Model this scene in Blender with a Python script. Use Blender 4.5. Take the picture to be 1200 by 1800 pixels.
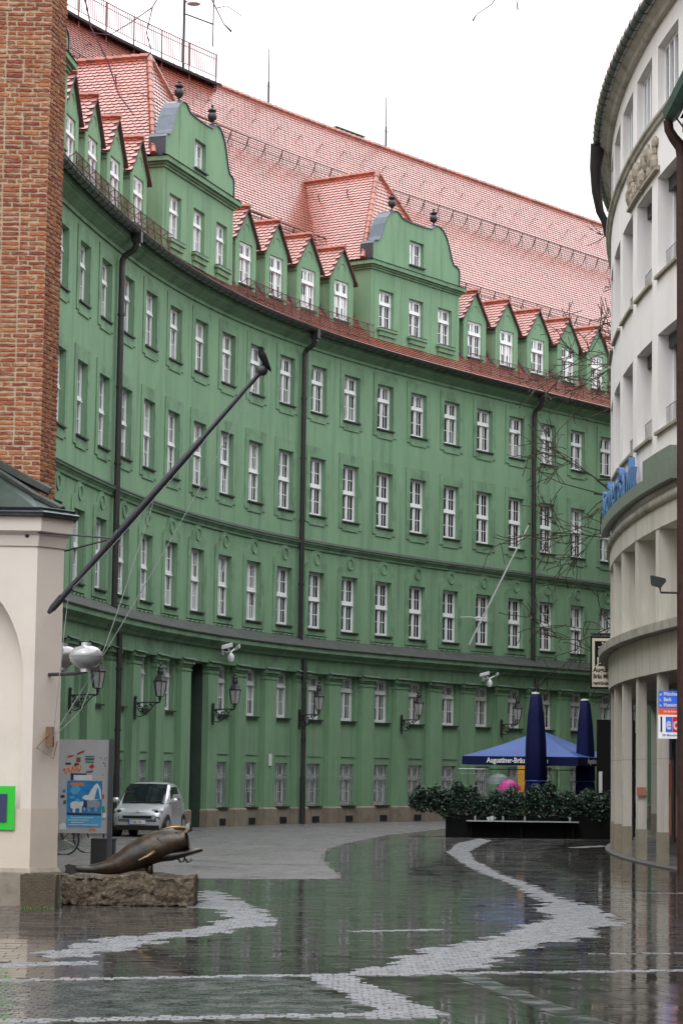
import bpy, bmesh, math, random
import numpy as np
from mathutils import Vector, Matrix
random.seed(7); RNG = np.random.default_rng(7)
SC = bpy.context.scene
for o in list(bpy.data.objects): bpy.data.objects.remove(o)
COL = SC.collection
pi = math.pi

# ------------------------------------------------------------------ camera, sky, sun, exposure
cam_d = bpy.data.cameras.new('camera'); cam = bpy.data.objects.new('camera', cam_d); COL.objects.link(cam)
cam_d.sensor_fit = 'VERTICAL'; cam_d.sensor_height = 36.0; cam_d.sensor_width = 24.0
cam_d.lens = 86.0; cam_d.clip_start = 0.1; cam_d.clip_end = 4000
cam.matrix_world = Matrix.Translation((0, 0, 1.94)) @ Matrix.Rotation(pi/2 + 0.10529, 4, 'X') @ Matrix.Rotation(0.01366, 4, 'Z')
SC.camera = cam

SUN_EL, SUN_AZ = math.radians(52), math.radians(200)
w = bpy.data.worlds.new('World'); SC.world = w; w.use_nodes = True
nt = w.node_tree; nt.nodes.clear()
def N(t, **k):
    n = nt.nodes.new(t)
    for a, b in k.items(): setattr(n, a, b)
    return n
out = N('ShaderNodeOutputWorld'); bg = N('ShaderNodeBackground')
sky = N('ShaderNodeTexSky', sky_type='NISHITA', sun_disc=False, sun_elevation=SUN_EL, sun_rotation=SUN_AZ, dust_density=6.0, air_density=2.0)
hs = N('ShaderNodeHueSaturation'); hs.inputs['Saturation'].default_value = 0.12
# an even cloud deck: brighter overhead than towards the horizon, as under any overcast sky
tc = N('ShaderNodeTexCoord'); sx = N('ShaderNodeSeparateXYZ')
ab = N('ShaderNodeMath', operation='MAXIMUM'); ab.inputs[1].default_value = 0.0
ml = N('ShaderNodeMath', operation='MULTIPLY_ADD'); ml.inputs[1].default_value = 19.0; ml.inputs[2].default_value = 6.6
cm = N('ShaderNodeCombineColor'); m1 = N('ShaderNodeMath', operation='MULTIPLY'); m1.inputs[1].default_value = 0.985
m2 = N('ShaderNodeMath', operation='MULTIPLY'); m2.inputs[1].default_value = 1.025
mx = N('ShaderNodeMix', data_type='RGBA'); mx.inputs['Factor'].default_value = 0.88
L = nt.links.new
L(sky.outputs[0], hs.inputs['Color']); L(tc.outputs['Generated'], sx.inputs[0]); L(sx.outputs['Z'], ab.inputs[0]); L(ab.outputs[0], ml.inputs[0])
L(ml.outputs[0], m1.inputs[0]); L(ml.outputs[0], m2.inputs[0])
L(m1.outputs[0], cm.inputs[0]); L(ml.outputs[0], cm.inputs[1]); L(m2.outputs[0], cm.inputs[2])
L(hs.outputs[0], mx.inputs[6]); L(cm.outputs[0], mx.inputs[7]); L(mx.outputs[2], bg.inputs[0])
bg.inputs[1].default_value = 0.14; L(bg.outputs[0], out.inputs[0])

sd = bpy.data.lights.new('sun', 'SUN'); sd.energy = 0.6; sd.angle = math.radians(25); sd.color = (1.0, 0.97, 0.93)
sun = bpy.data.objects.new('sun', sd); COL.objects.link(sun)
sun.rotation_euler = (pi/2 - SUN_EL, 0, pi - SUN_AZ)
vs = SC.view_settings; vs.view_transform = 'Standard'; vs.look = 'None'; vs.exposure = 0.22; vs.gamma = 1.0; vs.use_curve_mapping = False
SC.cycles.max_bounces = 6; SC.cycles.transparent_max_bounces = 8; SC.cycles.caustics_reflective = False; SC.cycles.caustics_refractive = False
SC.cycles.use_denoising = True

# ------------------------------------------------------------------ materials
MATS = {}
def mat(name, col, rough=0.6, metal=0.0, spec=0.5, var=0.0, vscale=3.0, island=0.0, objrand=0.0, bump=0.0, bscale=60.0, coat=0.0, coat_r=0.1,
        stain=None, stain_scale=0.6, stain_amt=0.0, rvar=0.0, rscale=2.0, stretch=(1, 1, 1), emit=None, ior=1.45, bump_d=0.01, hue=0.0, coat_ior=1.5, streak=None, streak_amt=0.0, streak_scale=(3.0, 3.0, 0.16)):
    m = bpy.data.materials.new(name); m.use_nodes = True; t = m.node_tree; b = t.nodes['Principled BSDF']
    def n(ty, **k):
        x = t.nodes.new(ty)
        for a, c in k.items(): setattr(x, a, c)
        return x
    lk = t.links.new
    b.inputs['Roughness'].default_value = rough; b.inputs['Metallic'].default_value = metal
    b.inputs['Specular IOR Level'].default_value = spec; b.inputs['IOR'].default_value = ior
    b.inputs['Coat Weight'].default_value = coat; b.inputs['Coat Roughness'].default_value = coat_r; b.inputs['Coat IOR'].default_value = coat_ior
    c4 = (*col, 1); b.inputs['Base Color'].default_value = c4
    geo = n('ShaderNodeNewGeometry'); mp = n('ShaderNodeMapping'); lk(geo.outputs['Position'], mp.inputs[0]); mp.inputs['Scale'].default_value = stretch
    src = None
    if var or island or objrand or stain_amt:
        rgb = n('ShaderNodeRGB'); rgb.outputs[0].default_value = c4; src = rgb.outputs[0]
        val = None
        def addv(sock, amt):
            nonlocal val
            q = n('ShaderNodeMath', operation='MULTIPLY_ADD'); lk(sock, q.inputs[0]); q.inputs[1].default_value = 2*amt; q.inputs[2].default_value = -amt
            if val is None: val = q.outputs[0]
            else:
                s = n('ShaderNodeMath', operation='ADD'); lk(val, s.inputs[0]); lk(q.outputs[0], s.inputs[1]); val = s.outputs[0]
        if var:
            no = n('ShaderNodeTexNoise'); no.inputs['Scale'].default_value = vscale; no.inputs['Detail'].default_value = 6; no.inputs['Roughness'].default_value = 0.65
            lk(mp.outputs[0], no.inputs['Vector']); addv(no.outputs[0], var*1.6)
        if island: addv(geo.outputs['Random Per Island'], island)
        if objrand:
            oi = n('ShaderNodeObjectInfo'); addv(oi.outputs['Random'], objrand)
        if val is not None:
            h = n('ShaderNodeHueSaturation'); one = n('ShaderNodeMath', operation='ADD'); one.inputs[1].default_value = 1.0; lk(val, one.inputs[0]); lk(one.outputs[0], h.inputs['Value'])
            if hue:
                hh = n('ShaderNodeMath', operation='MULTIPLY_ADD'); lk(val, hh.inputs[0]); hh.inputs[1].default_value = hue; hh.inputs[2].default_value = 0.5; lk(hh.outputs[0], h.inputs['Hue'])
            lk(src, h.inputs['Color']); src = h.outputs[0]
        if stain_amt:
            no = n('ShaderNodeTexNoise'); no.inputs['Scale'].default_value = stain_scale; no.inputs['Detail'].default_value = 8; no.inputs['Roughness'].default_value = 0.7
            lk(mp.outputs[0], no.inputs['Vector'])
            rp = n('ShaderNodeValToRGB'); rp.color_ramp.elements[0].position = 0.48; rp.color_ramp.elements[1].position = 0.72
            rp.color_ramp.elements[1].color = (stain_amt,)*3 + (1,); lk(no.outputs[0], rp.inputs[0])
            mi = n('ShaderNodeMix', data_type='RGBA'); lk(rp.outputs[0], mi.inputs['Factor']); lk(src, mi.inputs[6]); mi.inputs[7].default_value = (*stain, 1); src = mi.outputs[2]
        if streak:
            m3 = n('ShaderNodeMapping'); m3.inputs['Scale'].default_value = streak_scale; lk(geo.outputs['Position'], m3.inputs[0])
            no = n('ShaderNodeTexNoise'); no.inputs['Scale'].default_value = 1.0; no.inputs['Detail'].default_value = 5; no.inputs['Roughness'].default_value = 0.6; lk(m3.outputs[0], no.inputs['Vector'])
            rp = n('ShaderNodeValToRGB'); rp.color_ramp.elements[0].position = 0.52; rp.color_ramp.elements[1].position = 0.74; rp.color_ramp.elements[1].color = (streak_amt,)*3 + (1,); lk(no.outputs[0], rp.inputs[0])
            mi = n('ShaderNodeMix', data_type='RGBA'); lk(rp.outputs[0], mi.inputs['Factor']); lk(src, mi.inputs[6]); mi.inputs[7].default_value = (*streak, 1); src = mi.outputs[2]
        lk(src, b.inputs['Base Color'])
    if rvar:
        no = n('ShaderNodeTexNoise'); no.inputs['Scale'].default_value = rscale; no.inputs['Detail'].default_value = 5; lk(geo.outputs['Position'], no.inputs['Vector'])
        mr = n('ShaderNodeMapRange'); mr.inputs[1].default_value = 0.35; mr.inputs[2].default_value = 0.65; mr.inputs[3].default_value = max(0.02, rough-rvar); mr.inputs[4].default_value = rough+rvar
        lk(no.outputs[0], mr.inputs[0]); lk(mr.outputs[0], b.inputs['Roughness'])
    if bump:
        no = n('ShaderNodeTexNoise'); no.inputs['Scale'].default_value = bscale; no.inputs['Detail'].default_value = 4; lk(mp.outputs[0], no.inputs['Vector'])
        bp = n('ShaderNodeBump'); bp.inputs['Strength'].default_value = bump; bp.inputs['Distance'].default_value = bump_d; lk(no.outputs[0], bp.inputs['Height']); lk(bp.outputs[0], b.inputs['Normal'])
    if emit:
        b.inputs['Emission Color'].default_value = (*col, 1); b.inputs['Emission Strength'].default_value = emit
    MATS[name] = m; return m

M = MATS
mat('green_render', (0.178, 0.303, 0.186), 0.85, spec=0.25, var=0.13, vscale=1.3, stain=(0.225, 0.35, 0.222), stain_scale=0.35, stain_amt=0.5, streak=(0.085, 0.145, 0.092), streak_amt=0.6, bump=0.5, bscale=45, bump_d=0.012, stretch=(1, 1, 0.45))
mat('green_trim', (0.172, 0.293, 0.18), 0.8, spec=0.25, var=0.14, vscale=2.0, stain=(0.05, 0.08, 0.058), stain_scale=1.1, stain_amt=0.65, streak=(0.085, 0.125, 0.09), streak_amt=0.5, bump=0.4, bscale=50)
mat('lead_dark', (0.032, 0.037, 0.034), 0.6, var=0.4, vscale=5, stain=(0.075, 0.09, 0.075), stain_scale=2, stain_amt=0.6, bump=0.3, bscale=30)
mat('lead_light', (0.16, 0.20, 0.18), 0.45, var=0.2, vscale=6)
mat('zinc', (0.085, 0.10, 0.12), 0.35, metal=0.6, var=0.25, vscale=4, stain=(0.07, 0.08, 0.1), stain_scale=1.5, stain_amt=0.6)
mat('window_white', (0.74, 0.75, 0.76), 0.45, var=0.06, vscale=9)
mat('sill_dark', (0.03, 0.04, 0.037), 0.5, var=0.3)
mat('tile_red', (0.33, 0.078, 0.046), 0.45, spec=0.6, var=0.20, vscale=0.5, island=0.13, hue=-0.03, stain=(0.15, 0.045, 0.035), stain_scale=0.9, stain_amt=0.4, coat=1.0, coat_r=0.24, coat_ior=1.55, bump=0.15, bscale=40)
mat('tile_bed', (0.10, 0.03, 0.025), 0.8)
mat('ridge_tile', (0.27, 0.075, 0.045), 0.5, island=0.3, var=0.25, vscale=4, coat=0.4, coat_r=0.3)
mat('iron_dark', (0.022, 0.022, 0.024), 0.45, spec=0.5, var=0.3, vscale=8)
mat('iron_rust', (0.10, 0.05, 0.045), 0.7, var=0.4, vscale=9)
mat('rail_red', (0.22, 0.07, 0.08), 0.6, var=0.3)
mat('gutter_dark', (0.035, 0.033, 0.034), 0.4, metal=0.2, var=0.4, vscale=3, coat=0.4)
mat('pipe_dark', (0.028, 0.026, 0.026), 0.4, var=0.4, vscale=2)
mat('pipe_rust', (0.045, 0.022, 0.017), 0.6, var=0.5, vscale=6, bump=0.3)
mat('copper_green', (0.035, 0.09, 0.075), 0.5, var=0.5, vscale=5)
mat('roof_patina', (0.022, 0.042, 0.034), 0.5, var=0.5, vscale=4)
mat('gate_dark', (0.035, 0.062, 0.042), 0.85, var=0.3, vscale=2)  # recess darkness is put into this colour, a deeper green than the facade
mat('stone_base', (0.225, 0.19, 0.148), 0.75, var=0.25, vscale=2.5, objrand=0.12, stain=(0.10, 0.085, 0.06), stain_scale=1.6, stain_amt=0.75, bump=0.6, bscale=25)
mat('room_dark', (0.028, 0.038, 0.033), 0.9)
mat('roller_white', (0.50, 0.50, 0.47), 0.9, objrand=0.25)
mat('curtain', (0.62, 0.62, 0.58), 0.9, var=0.15, vscale=6, stretch=(6, 6, 0.2))
mat('blind_beige', (0.48, 0.39, 0.22), 0.85, var=0.15, vscale=6, objrand=0.15)
mat('grille_white', (0.27, 0.29, 0.285), 0.5, var=0.25, vscale=8)
mat('lamp_glass', (0.36, 0.36, 0.36), 0.2, spec=0.6, var=0.2, vscale=6)
mat('globe_glass', (0.25, 0.255, 0.255), 0.12, spec=0.7, var=0.12, vscale=7, coat=1.0, coat_r=0.03)
mat('brick', (0.265, 0.064, 0.028), 0.85, island=0.34, objrand=0.34, var=0.30, vscale=7, hue=0.035, stain=(0.42, 0.33, 0.22), stain_scale=5, stain_amt=0.55, bump=0.8, bscale=45, bump_d=0.012)
mat('mortar', (0.42, 0.33, 0.225), 0.95, var=0.25, vscale=5, stain=(0.24, 0.17, 0.10), stain_scale=1.5, stain_amt=0.6, bump=0.8, bscale=70)
mat('cream', (0.63, 0.57, 0.51), 0.8, spec=0.3, var=0.05, vscale=1.2, stain=(0.44, 0.38, 0.33), stain_scale=0.8, stain_amt=0.35, bump=0.25, bscale=60)
mat('cream_low', (0.56, 0.49, 0.41), 0.8, spec=0.3, var=0.08, vscale=2, bump=0.25, bscale=60)
mat('plinth', (0.25, 0.215, 0.175), 0.8, var=0.3, vscale=3, stain=(0.08, 0.075, 0.06), stain_scale=2.0, stain_amt=0.7, bump=0.6, bscale=20)
mat('bank_plaster', (0.74, 0.72, 0.71), 0.8, spec=0.25, var=0.04, vscale=0.8, stain=(0.46, 0.43, 0.41), stain_scale=0.9, stain_amt=0.3, stretch=(1, 1, 0.3), bump=0.2, bscale=50)
mat('bank_stone', (0.56, 0.54, 0.485), 0.8, spec=0.3, var=0.12, vscale=2.2, stain=(0.33, 0.31, 0.26), stain_scale=1.0, stain_amt=0.5, stretch=(1, 1, 0.25), streak=(0.28, 0.26, 0.21), streak_amt=0.5, bump=0.3, bscale=40)
mat('bank_dirty', (0.43, 0.41, 0.36), 0.8, var=0.15, vscale=3, stain=(0.10, 0.095, 0.065), stain_scale=1.4, stain_amt=0.9, bump=0.4, bscale=30)
mat('bank_dado', (0.27, 0.24, 0.185), 0.7, var=0.25, vscale=4, bump=0.3)
mat('sign_granite', (0.17, 0.20, 0.17), 0.45, var=0.35, vscale=30, stain=(0.10, 0.09, 0.07), stain_scale=2, stain_amt=0.5)
mat('letter_blue', (0.075, 0.17, 0.36), 0.4, var=0.2, vscale=6)
mat('letter_side', (0.38, 0.43, 0.48), 0.4)
mat('shop_dark', (0.035, 0.033, 0.035), 0.3, var=0.3)
mat('granite_dark', (0.075, 0.065, 0.06), 0.35, var=0.3, vscale=20)
mat('poster_pink', (0.62, 0.33, 0.42), 0.5, var=0.15); mat('poster_red', (0.45, 0.08, 0.07), 0.5, var=0.3, vscale=6)
mat('poster_salmon', (0.42, 0.17, 0.12), 0.4, var=0.25, vscale=8); mat('poster_skin', (0.5, 0.3, 0.24), 0.5)
mat('sign_blue', (0.035, 0.13, 0.66), 0.35, emit=0.35); mat('sign_orange', (0.75, 0.10, 0.025), 0.35, emit=0.3); mat('sign_white', (0.80, 0.82, 0.84), 0.35, emit=0.25)
mat('sign_red', (0.62, 0.015, 0.02), 0.35, emit=0.3); mat('text_white', (0.8, 0.8, 0.8), 0.5); mat('text_black', (0.015, 0.015, 0.015), 0.5)
mat('sign_cream', (0.66, 0.60, 0.50), 0.6, var=0.08, vscale=8); mat('sign_black', (0.007, 0.0075, 0.0075), 0.6, spec=0.2)
mat('signgreen', (0.02, 0.48, 0.03), 0.5)
mat('paver', (0.026, 0.0235, 0.022), 0.075, spec=0.5, island=0.30, objrand=0.30, var=0.35, vscale=0.5, rvar=0.05, rscale=0.9, bump=0.2, bscale=9, bump_d=0.0005, stain=(0.055, 0.042, 0.035), stain_scale=0.35, stain_amt=0.5)
mat('sett_light', (0.125, 0.13, 0.139), 0.5, island=0.22, var=0.2, vscale=2, rvar=0.15, rscale=4)
mat('sett_dark', (0.024, 0.027, 0.027), 0.2, island=0.4, var=0.3, rvar=0.14, rscale=3)
mat('joint_bed', (0.016, 0.015, 0.014), 0.35, var=0.4, vscale=2)
mat('grey_setts', (0.10, 0.096, 0.098), 0.5, var=0.2, vscale=6, rvar=0.12, rscale=0.8, bump=0.5, bscale=11, bump_d=0.003, stain=(0.055, 0.052, 0.054), stain_scale=0.5, stain_amt=0.5)
mat('road_sett', (0.115, 0.108, 0.112), 0.38, island=0.22, var=0.25, vscale=0.7, rvar=0.12, rscale=0.6)
mat('asphalt_wet', (0.038, 0.037, 0.037), 0.3, var=0.3, vscale=1, rvar=0.12)
mat('bronze', (0.014, 0.011, 0.008), 0.42, spec=0.45, var=0.5, vscale=5, stain=(0.085, 0.046, 0.012), stain_scale=2.6, stain_amt=0.75, coat=0.15, coat_r=0.2, bump=0.5, bscale=30)
mat('bronze_bright', (0.30, 0.18, 0.08), 0.35, metal=0.6, var=0.4, vscale=9)
mat('rock', (0.075, 0.056, 0.036), 0.8, var=0.6, vscale=9, stain=(0.24, 0.21, 0.165), stain_scale=16, stain_amt=0.7, bump=1.0, bscale=22, bump_d=0.04)
mat('pot_stone', (0.085, 0.066, 0.044), 0.85, var=0.4, vscale=9, bump=0.9, bscale=45, bump_d=0.02)
mat('grass_green', (0.06, 0.13, 0.03), 0.7, island=0.4)
mat('car_silver', (0.56, 0.58, 0.62), 0.32, metal=0.45, coat=1.0, coat_r=0.04, var=0.04)
mat('car_black', (0.012, 0.012, 0.013), 0.5); mat('car_glass', (0.012, 0.016, 0.018), 0.06, spec=0.7)
mat('tyre', (0.016, 0.016, 0.016), 0.8); mat('rim', (0.45, 0.46, 0.48), 0.35, metal=0.8); mat('headlight', (0.42, 0.44, 0.46), 0.15, spec=0.8, var=0.4, vscale=16)
mat('plate_white', (0.72, 0.72, 0.70), 0.4); mat('plate_blue', (0.03, 0.08, 0.4), 0.4)
mat('board_grey', (0.40, 0.42, 0.44), 0.5, var=0.06, vscale=4, stain=(0.30, 0.31, 0.33), stain_scale=3, stain_amt=0.4); mat('post_grey', (0.075, 0.085, 0.10), 0.45, var=0.15)
mat('poster_blue', (0.02, 0.21, 0.50), 0.5, var=0.35, vscale=7); mat('poster_sky', (0.08, 0.36, 0.62), 0.5, var=0.2, vscale=9); mat('poster_white', (0.60, 0.66, 0.70), 0.5, var=0.15, vscale=8)
mat('poster_navy', (0.025, 0.035, 0.09), 0.5); mat('poster_grey', (0.24, 0.31, 0.38), 0.5, var=0.3, vscale=20); mat('poster_orange', (0.66, 0.20, 0.03), 0.5, var=0.2, vscale=30); mat('sticker_red', (0.46, 0.02, 0.03), 0.5)
mat('sticker_brown', (0.24, 0.06, 0.03), 0.5); mat('sticker_green', (0.03, 0.30, 0.12), 0.5); mat('tag_orange', (0.80, 0.26, 0.10), 0.5); mat('sticker_teal', (0.02, 0.13, 0.12), 0.5)
mat('bin_dark', (0.03, 0.032, 0.034), 0.6, var=0.3)
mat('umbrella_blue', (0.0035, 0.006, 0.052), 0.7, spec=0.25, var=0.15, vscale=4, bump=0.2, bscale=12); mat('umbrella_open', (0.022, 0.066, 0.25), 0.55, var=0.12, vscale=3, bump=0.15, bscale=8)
mat('alu', (0.55, 0.57, 0.60), 0.35, metal=0.7); mat('fence_grey', (0.30, 0.33, 0.34), 0.45, metal=0.5); mat('umb_pink', (0.55, 0.03, 0.28), 0.5); mat('umb_grey', (0.09, 0.11, 0.12), 0.5); mat('yellow', (0.66, 0.36, 0.04), 0.5, var=0.1)
mat('leaf_dark', (0.016, 0.042, 0.022), 0.38, spec=0.5, island=0.6, coat=0.2, coat_r=0.25); mat('box_black', (0.007, 0.0075, 0.0075), 0.85, spec=0.15, var=0.4, vscale=4); mat('stem', (0.05, 0.04, 0.025), 0.8)
mat('bark', (0.045, 0.036, 0.026), 0.85, var=0.4, vscale=6); mat('twig', (0.085, 0.055, 0.055), 0.8); mat('dry_leaf', (0.16, 0.085, 0.045), 0.8, island=0.4)
mat('twig_near', (0.12, 0.04, 0.07), 0.8)
mat('crow', (0.004, 0.004, 0.005), 0.7, spec=0.15, bump=0.4, bscale=60); mat('cam_white', (0.66, 0.67, 0.68), 0.4); mat('rope', (0.30, 0.31, 0.31), 0.8); mat('pole_grey', (0.022, 0.024, 0.03), 0.45, var=0.3, vscale=4)
mat('pole_white', (0.55, 0.57, 0.56), 0.5); mat('house_far', (0.30, 0.28, 0.25), 0.85, var=0.15, vscale=1); mat('house_brown', (0.13, 0.07, 0.05), 0.8, var=0.2)
mat('wood', (0.16, 0.09, 0.05), 0.7, var=0.3)
def glass_mat():
    m = bpy.data.materials.new('pane_glass'); m.use_nodes = True; t = m.node_tree; t.nodes.clear(); lk = t.links.new
    o = t.nodes.new('ShaderNodeOutputMaterial'); mix = t.nodes.new('ShaderNodeMixShader'); tr = t.nodes.new('ShaderNodeBsdfTransparent'); gl = t.nodes.new('ShaderNodeBsdfGlossy'); fr = t.nodes.new('ShaderNodeFresnel')
    tr.inputs[0].default_value = (0.72, 0.82, 0.78, 1); gl.inputs['Roughness'].default_value = 0.03; fr.inputs[0].default_value = 1.5
    no = t.nodes.new('ShaderNodeTexNoise'); no.inputs['Scale'].default_value = 1.6; g = t.nodes.new('ShaderNodeNewGeometry'); lk(g.outputs['Position'], no.inputs['Vector'])
    bp = t.nodes.new('ShaderNodeBump'); bp.inputs['Strength'].default_value = 0.25; bp.inputs['Distance'].default_value = 0.02; lk(no.outputs[0], bp.inputs['Height']); lk(bp.outputs[0], gl.inputs['Normal'])
    lk(fr.outputs[0], mix.inputs[0]); lk(tr.outputs[0], mix.inputs[1]); lk(gl.outputs[0], mix.inputs[2]); lk(mix.outputs[0], o.inputs[0])
    MATS['pane_glass'] = m
glass_mat()

# ------------------------------------------------------------------ mesh helpers
class MB:
    def __init__(s): s.v = []; s.f = []
    def add(s, vs, fs):
        b = len(s.v); s.v += [tuple(map(float, p)) for p in vs]; s.f += [tuple(b+i for i in q) for q in fs]; return s
    def box(s, x0, x1, y0, y1, z0, z1, fn=None):
        p = [(x0,y0,z0),(x1,y0,z0),(x1,y1,z0),(x0,y1,z0),(x0,y0,z1),(x1,y0,z1),(x1,y1,z1),(x0,y1,z1)]
        if fn: p = [fn(*q) for q in p]
        return s.add(p, [(0,3,2,1),(4,5,6,7),(0,1,5,4),(1,2,6,5),(2,3,7,6),(3,0,4,7)])
    def tube(s, pts, r, n=6, cap=True):
        pts = [Vector(p) for p in pts]; rs = r if isinstance(r, (list, tuple)) else [r]*len(pts)
        rings = []; up = None
        for i, p in enumerate(pts):
            d = (pts[min(i+1, len(pts)-1)] - pts[max(i-1, 0)])
            if d.length < 1e-9: d = Vector((0,0,1))
            d.normalize()
            if up is None:
                up = Vector((0,0,1)) if abs(d.z) < 0.9 else Vector((1,0,0))
            a = d.cross(up); 
            if a.length < 1e-6: a = d.cross(Vector((1,0,0)))
            a.normalize(); b = a.cross(d).normalized(); up = b
            rings.append([p + (a*math.cos(2*pi*k/n) + b*math.sin(2*pi*k/n))*rs[i] for k in range(n)])
        return s.loft(rings, cap=cap)
    def loft(s, rings, cap=True, closed=True):
        n = len(rings[0]); vs = [p for r in rings for p in r]; fs = []
        for i in range(len(rings)-1):
            for k in range(n if closed else n-1):
                a = i*n+k; b = i*n+(k+1) % n; fs.append((a, b, b+n, a+n))
        if cap:
            fs.append(tuple(reversed(range(n)))); fs.append(tuple((len(rings)-1)*n+k for k in range(n)))
        return s.add(vs, fs)
    def lathe(s, prof, c=(0,0,0), n=16, sx=1, sy=1):
        rings = [[(c[0]+r*math.cos(2*pi*k/n)*sx, c[1]+r*math.sin(2*pi*k/n)*sy, c[2]+z) for k in range(n)] for r, z in prof]
        return s.loft(rings)
    def prism(s, poly, fn0, fn1):
        n = len(poly); vs = [fn0(*p) for p in poly]+[fn1(*p) for p in poly]
        return s.add(vs, [tuple(range(n)), tuple(reversed(range(n, 2*n)))] + [(k, k+n, (k+1) % n+n, (k+1) % n) for k in range(n)])
    def sphere(s, c, r, n=10, m=7, sc=(1,1,1)):
        rings = []
        for j in range(1, m):
            t = pi*j/m; rings.append([(c[0]+r*sc[0]*math.sin(t)*math.cos(2*pi*k/n), c[1]+r*sc[1]*math.sin(t)*math.sin(2*pi*k/n), c[2]-r*sc[2]*math.cos(t)) for k in range(n)])
        return s.loft(rings)
    def mesh(s, name, m, smooth=False):
        me = bpy.data.meshes.new(name); me.from_pydata(s.v, [], s.f); me.validate()
        bm = bmesh.new(); bm.from_mesh(me); bmesh.ops.recalc_face_normals(bm, faces=bm.faces); bm.to_mesh(me); bm.free()
        if m: me.materials.append(MATS[m] if isinstance(m, str) else m)
        if smooth is True: me.polygons.foreach_set('use_smooth', [True]*len(me.polygons))
        elif smooth:
            me.polygons.foreach_set('use_smooth', [True]*len(me.polygons)); me.set_sharp_from_angle(angle=math.radians(smooth))
        return me
def origin_of(p):
    o = Vector((0,0,0))
    while p is not None: o += p.location; p = p.parent
    return o
def link(name, me, parent=None, loc=(0,0,0), rz=0, rot=None):
    o = bpy.data.objects.new(name, me); COL.objects.link(o); o.parent = parent; o.location = loc
    o.rotation_euler = rot if rot else (0, 0, rz); return o
def put(name, mb, m, parent=None, smooth=False, world=False):
    """link a builder as a mesh; world=True: vertices are world coordinates and the parents are only shifted"""
    if world and parent is not None:
        o = origin_of(parent); mb.v = [(a-o.x, b-o.y, c-o.z) for a, b, c in mb.v]
    return link(name, mb.mesh(name, m, smooth), parent)
def thing(name, label, cat, loc=(0,0,0), rz=0, group=None):
    o = bpy.data.objects.new(name, None); COL.objects.link(o); o.location = loc; o.rotation_euler = (0,0,rz); o.empty_display_size = 0.2
    return tag(o, label, cat, group)
def tag(o, label, cat, group=None):
    o['label'] = label; o['category'] = cat
    if group: o['group'] = group
    return o
def struct(o): o['kind'] = 'structure'; return o
def stuff(o): o['kind'] = 'stuff'; return o
def bigmesh(name, V, F, m, smooth=False):
    """fast path for large joined pieces: V (n,3) array, F list of (k-gon index arrays)"""
    me = bpy.data.meshes.new(name); V = np.asarray(V, np.float32)
    me.vertices.add(len(V)); me.vertices.foreach_set('co', V.ravel())
    idx = np.concatenate([f.ravel() for f in F]).astype(np.int32); tot = np.concatenate([np.full(len(f), f.shape[1]) for f in F]).astype(np.int32)
    me.loops.add(len(idx)); me.loops.foreach_set('vertex_index', idx)
    me.polygons.add(len(tot)); me.polygons.foreach_set('loop_start', np.concatenate([[0], np.cumsum(tot)[:-1]]).astype(np.int32)); me.polygons.foreach_set('loop_total', tot)
    me.update(calc_edges=True); me.validate(); me.materials.append(MATS[m])
    me.polygons.foreach_set('use_smooth', [bool(smooth)]*len(tot))
    return me
_tx = {}
def text_mesh(body, size, m, extrude=0.004, bold=0.0, align='LEFT', sx=1.0):
    key = (body, size, m, extrude, bold, align, sx)
    if key not in _tx:
        c = bpy.data.curves.new('lettering', 'FONT'); c.body = body; c.size = size; c.extrude = extrude; c.offset = bold; c.align_x = align; c.resolution_u = 2
        o = bpy.data.objects.new('lettering', c); COL.objects.link(o); bpy.context.view_layer.update()
        me = bpy.data.meshes.new_from_object(o.evaluated_get(bpy.context.evaluated_depsgraph_get())); bpy.data.objects.remove(o)
        if sx != 1: 
            for v in me.vertices: v.co.x *= sx
        me.materials.clear(); me.materials.append(MATS[m]); me.name = 'lettering'; _tx[key] = me
    return _tx[key]
def in_poly(x, y, poly):
    x = np.asarray(x); y = np.asarray(y); ins = np.zeros(x.shape, bool); n = len(poly)
    for i in range(n):
        x1, y1 = poly[i]; x2, y2 = poly[(i+1) % n]
        c = ((y1 > y) != (y2 > y)) & (x < (x2-x1)*(y-y1)/((y2-y1) + 1e-12) + x1); ins ^= c
    return ins

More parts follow.
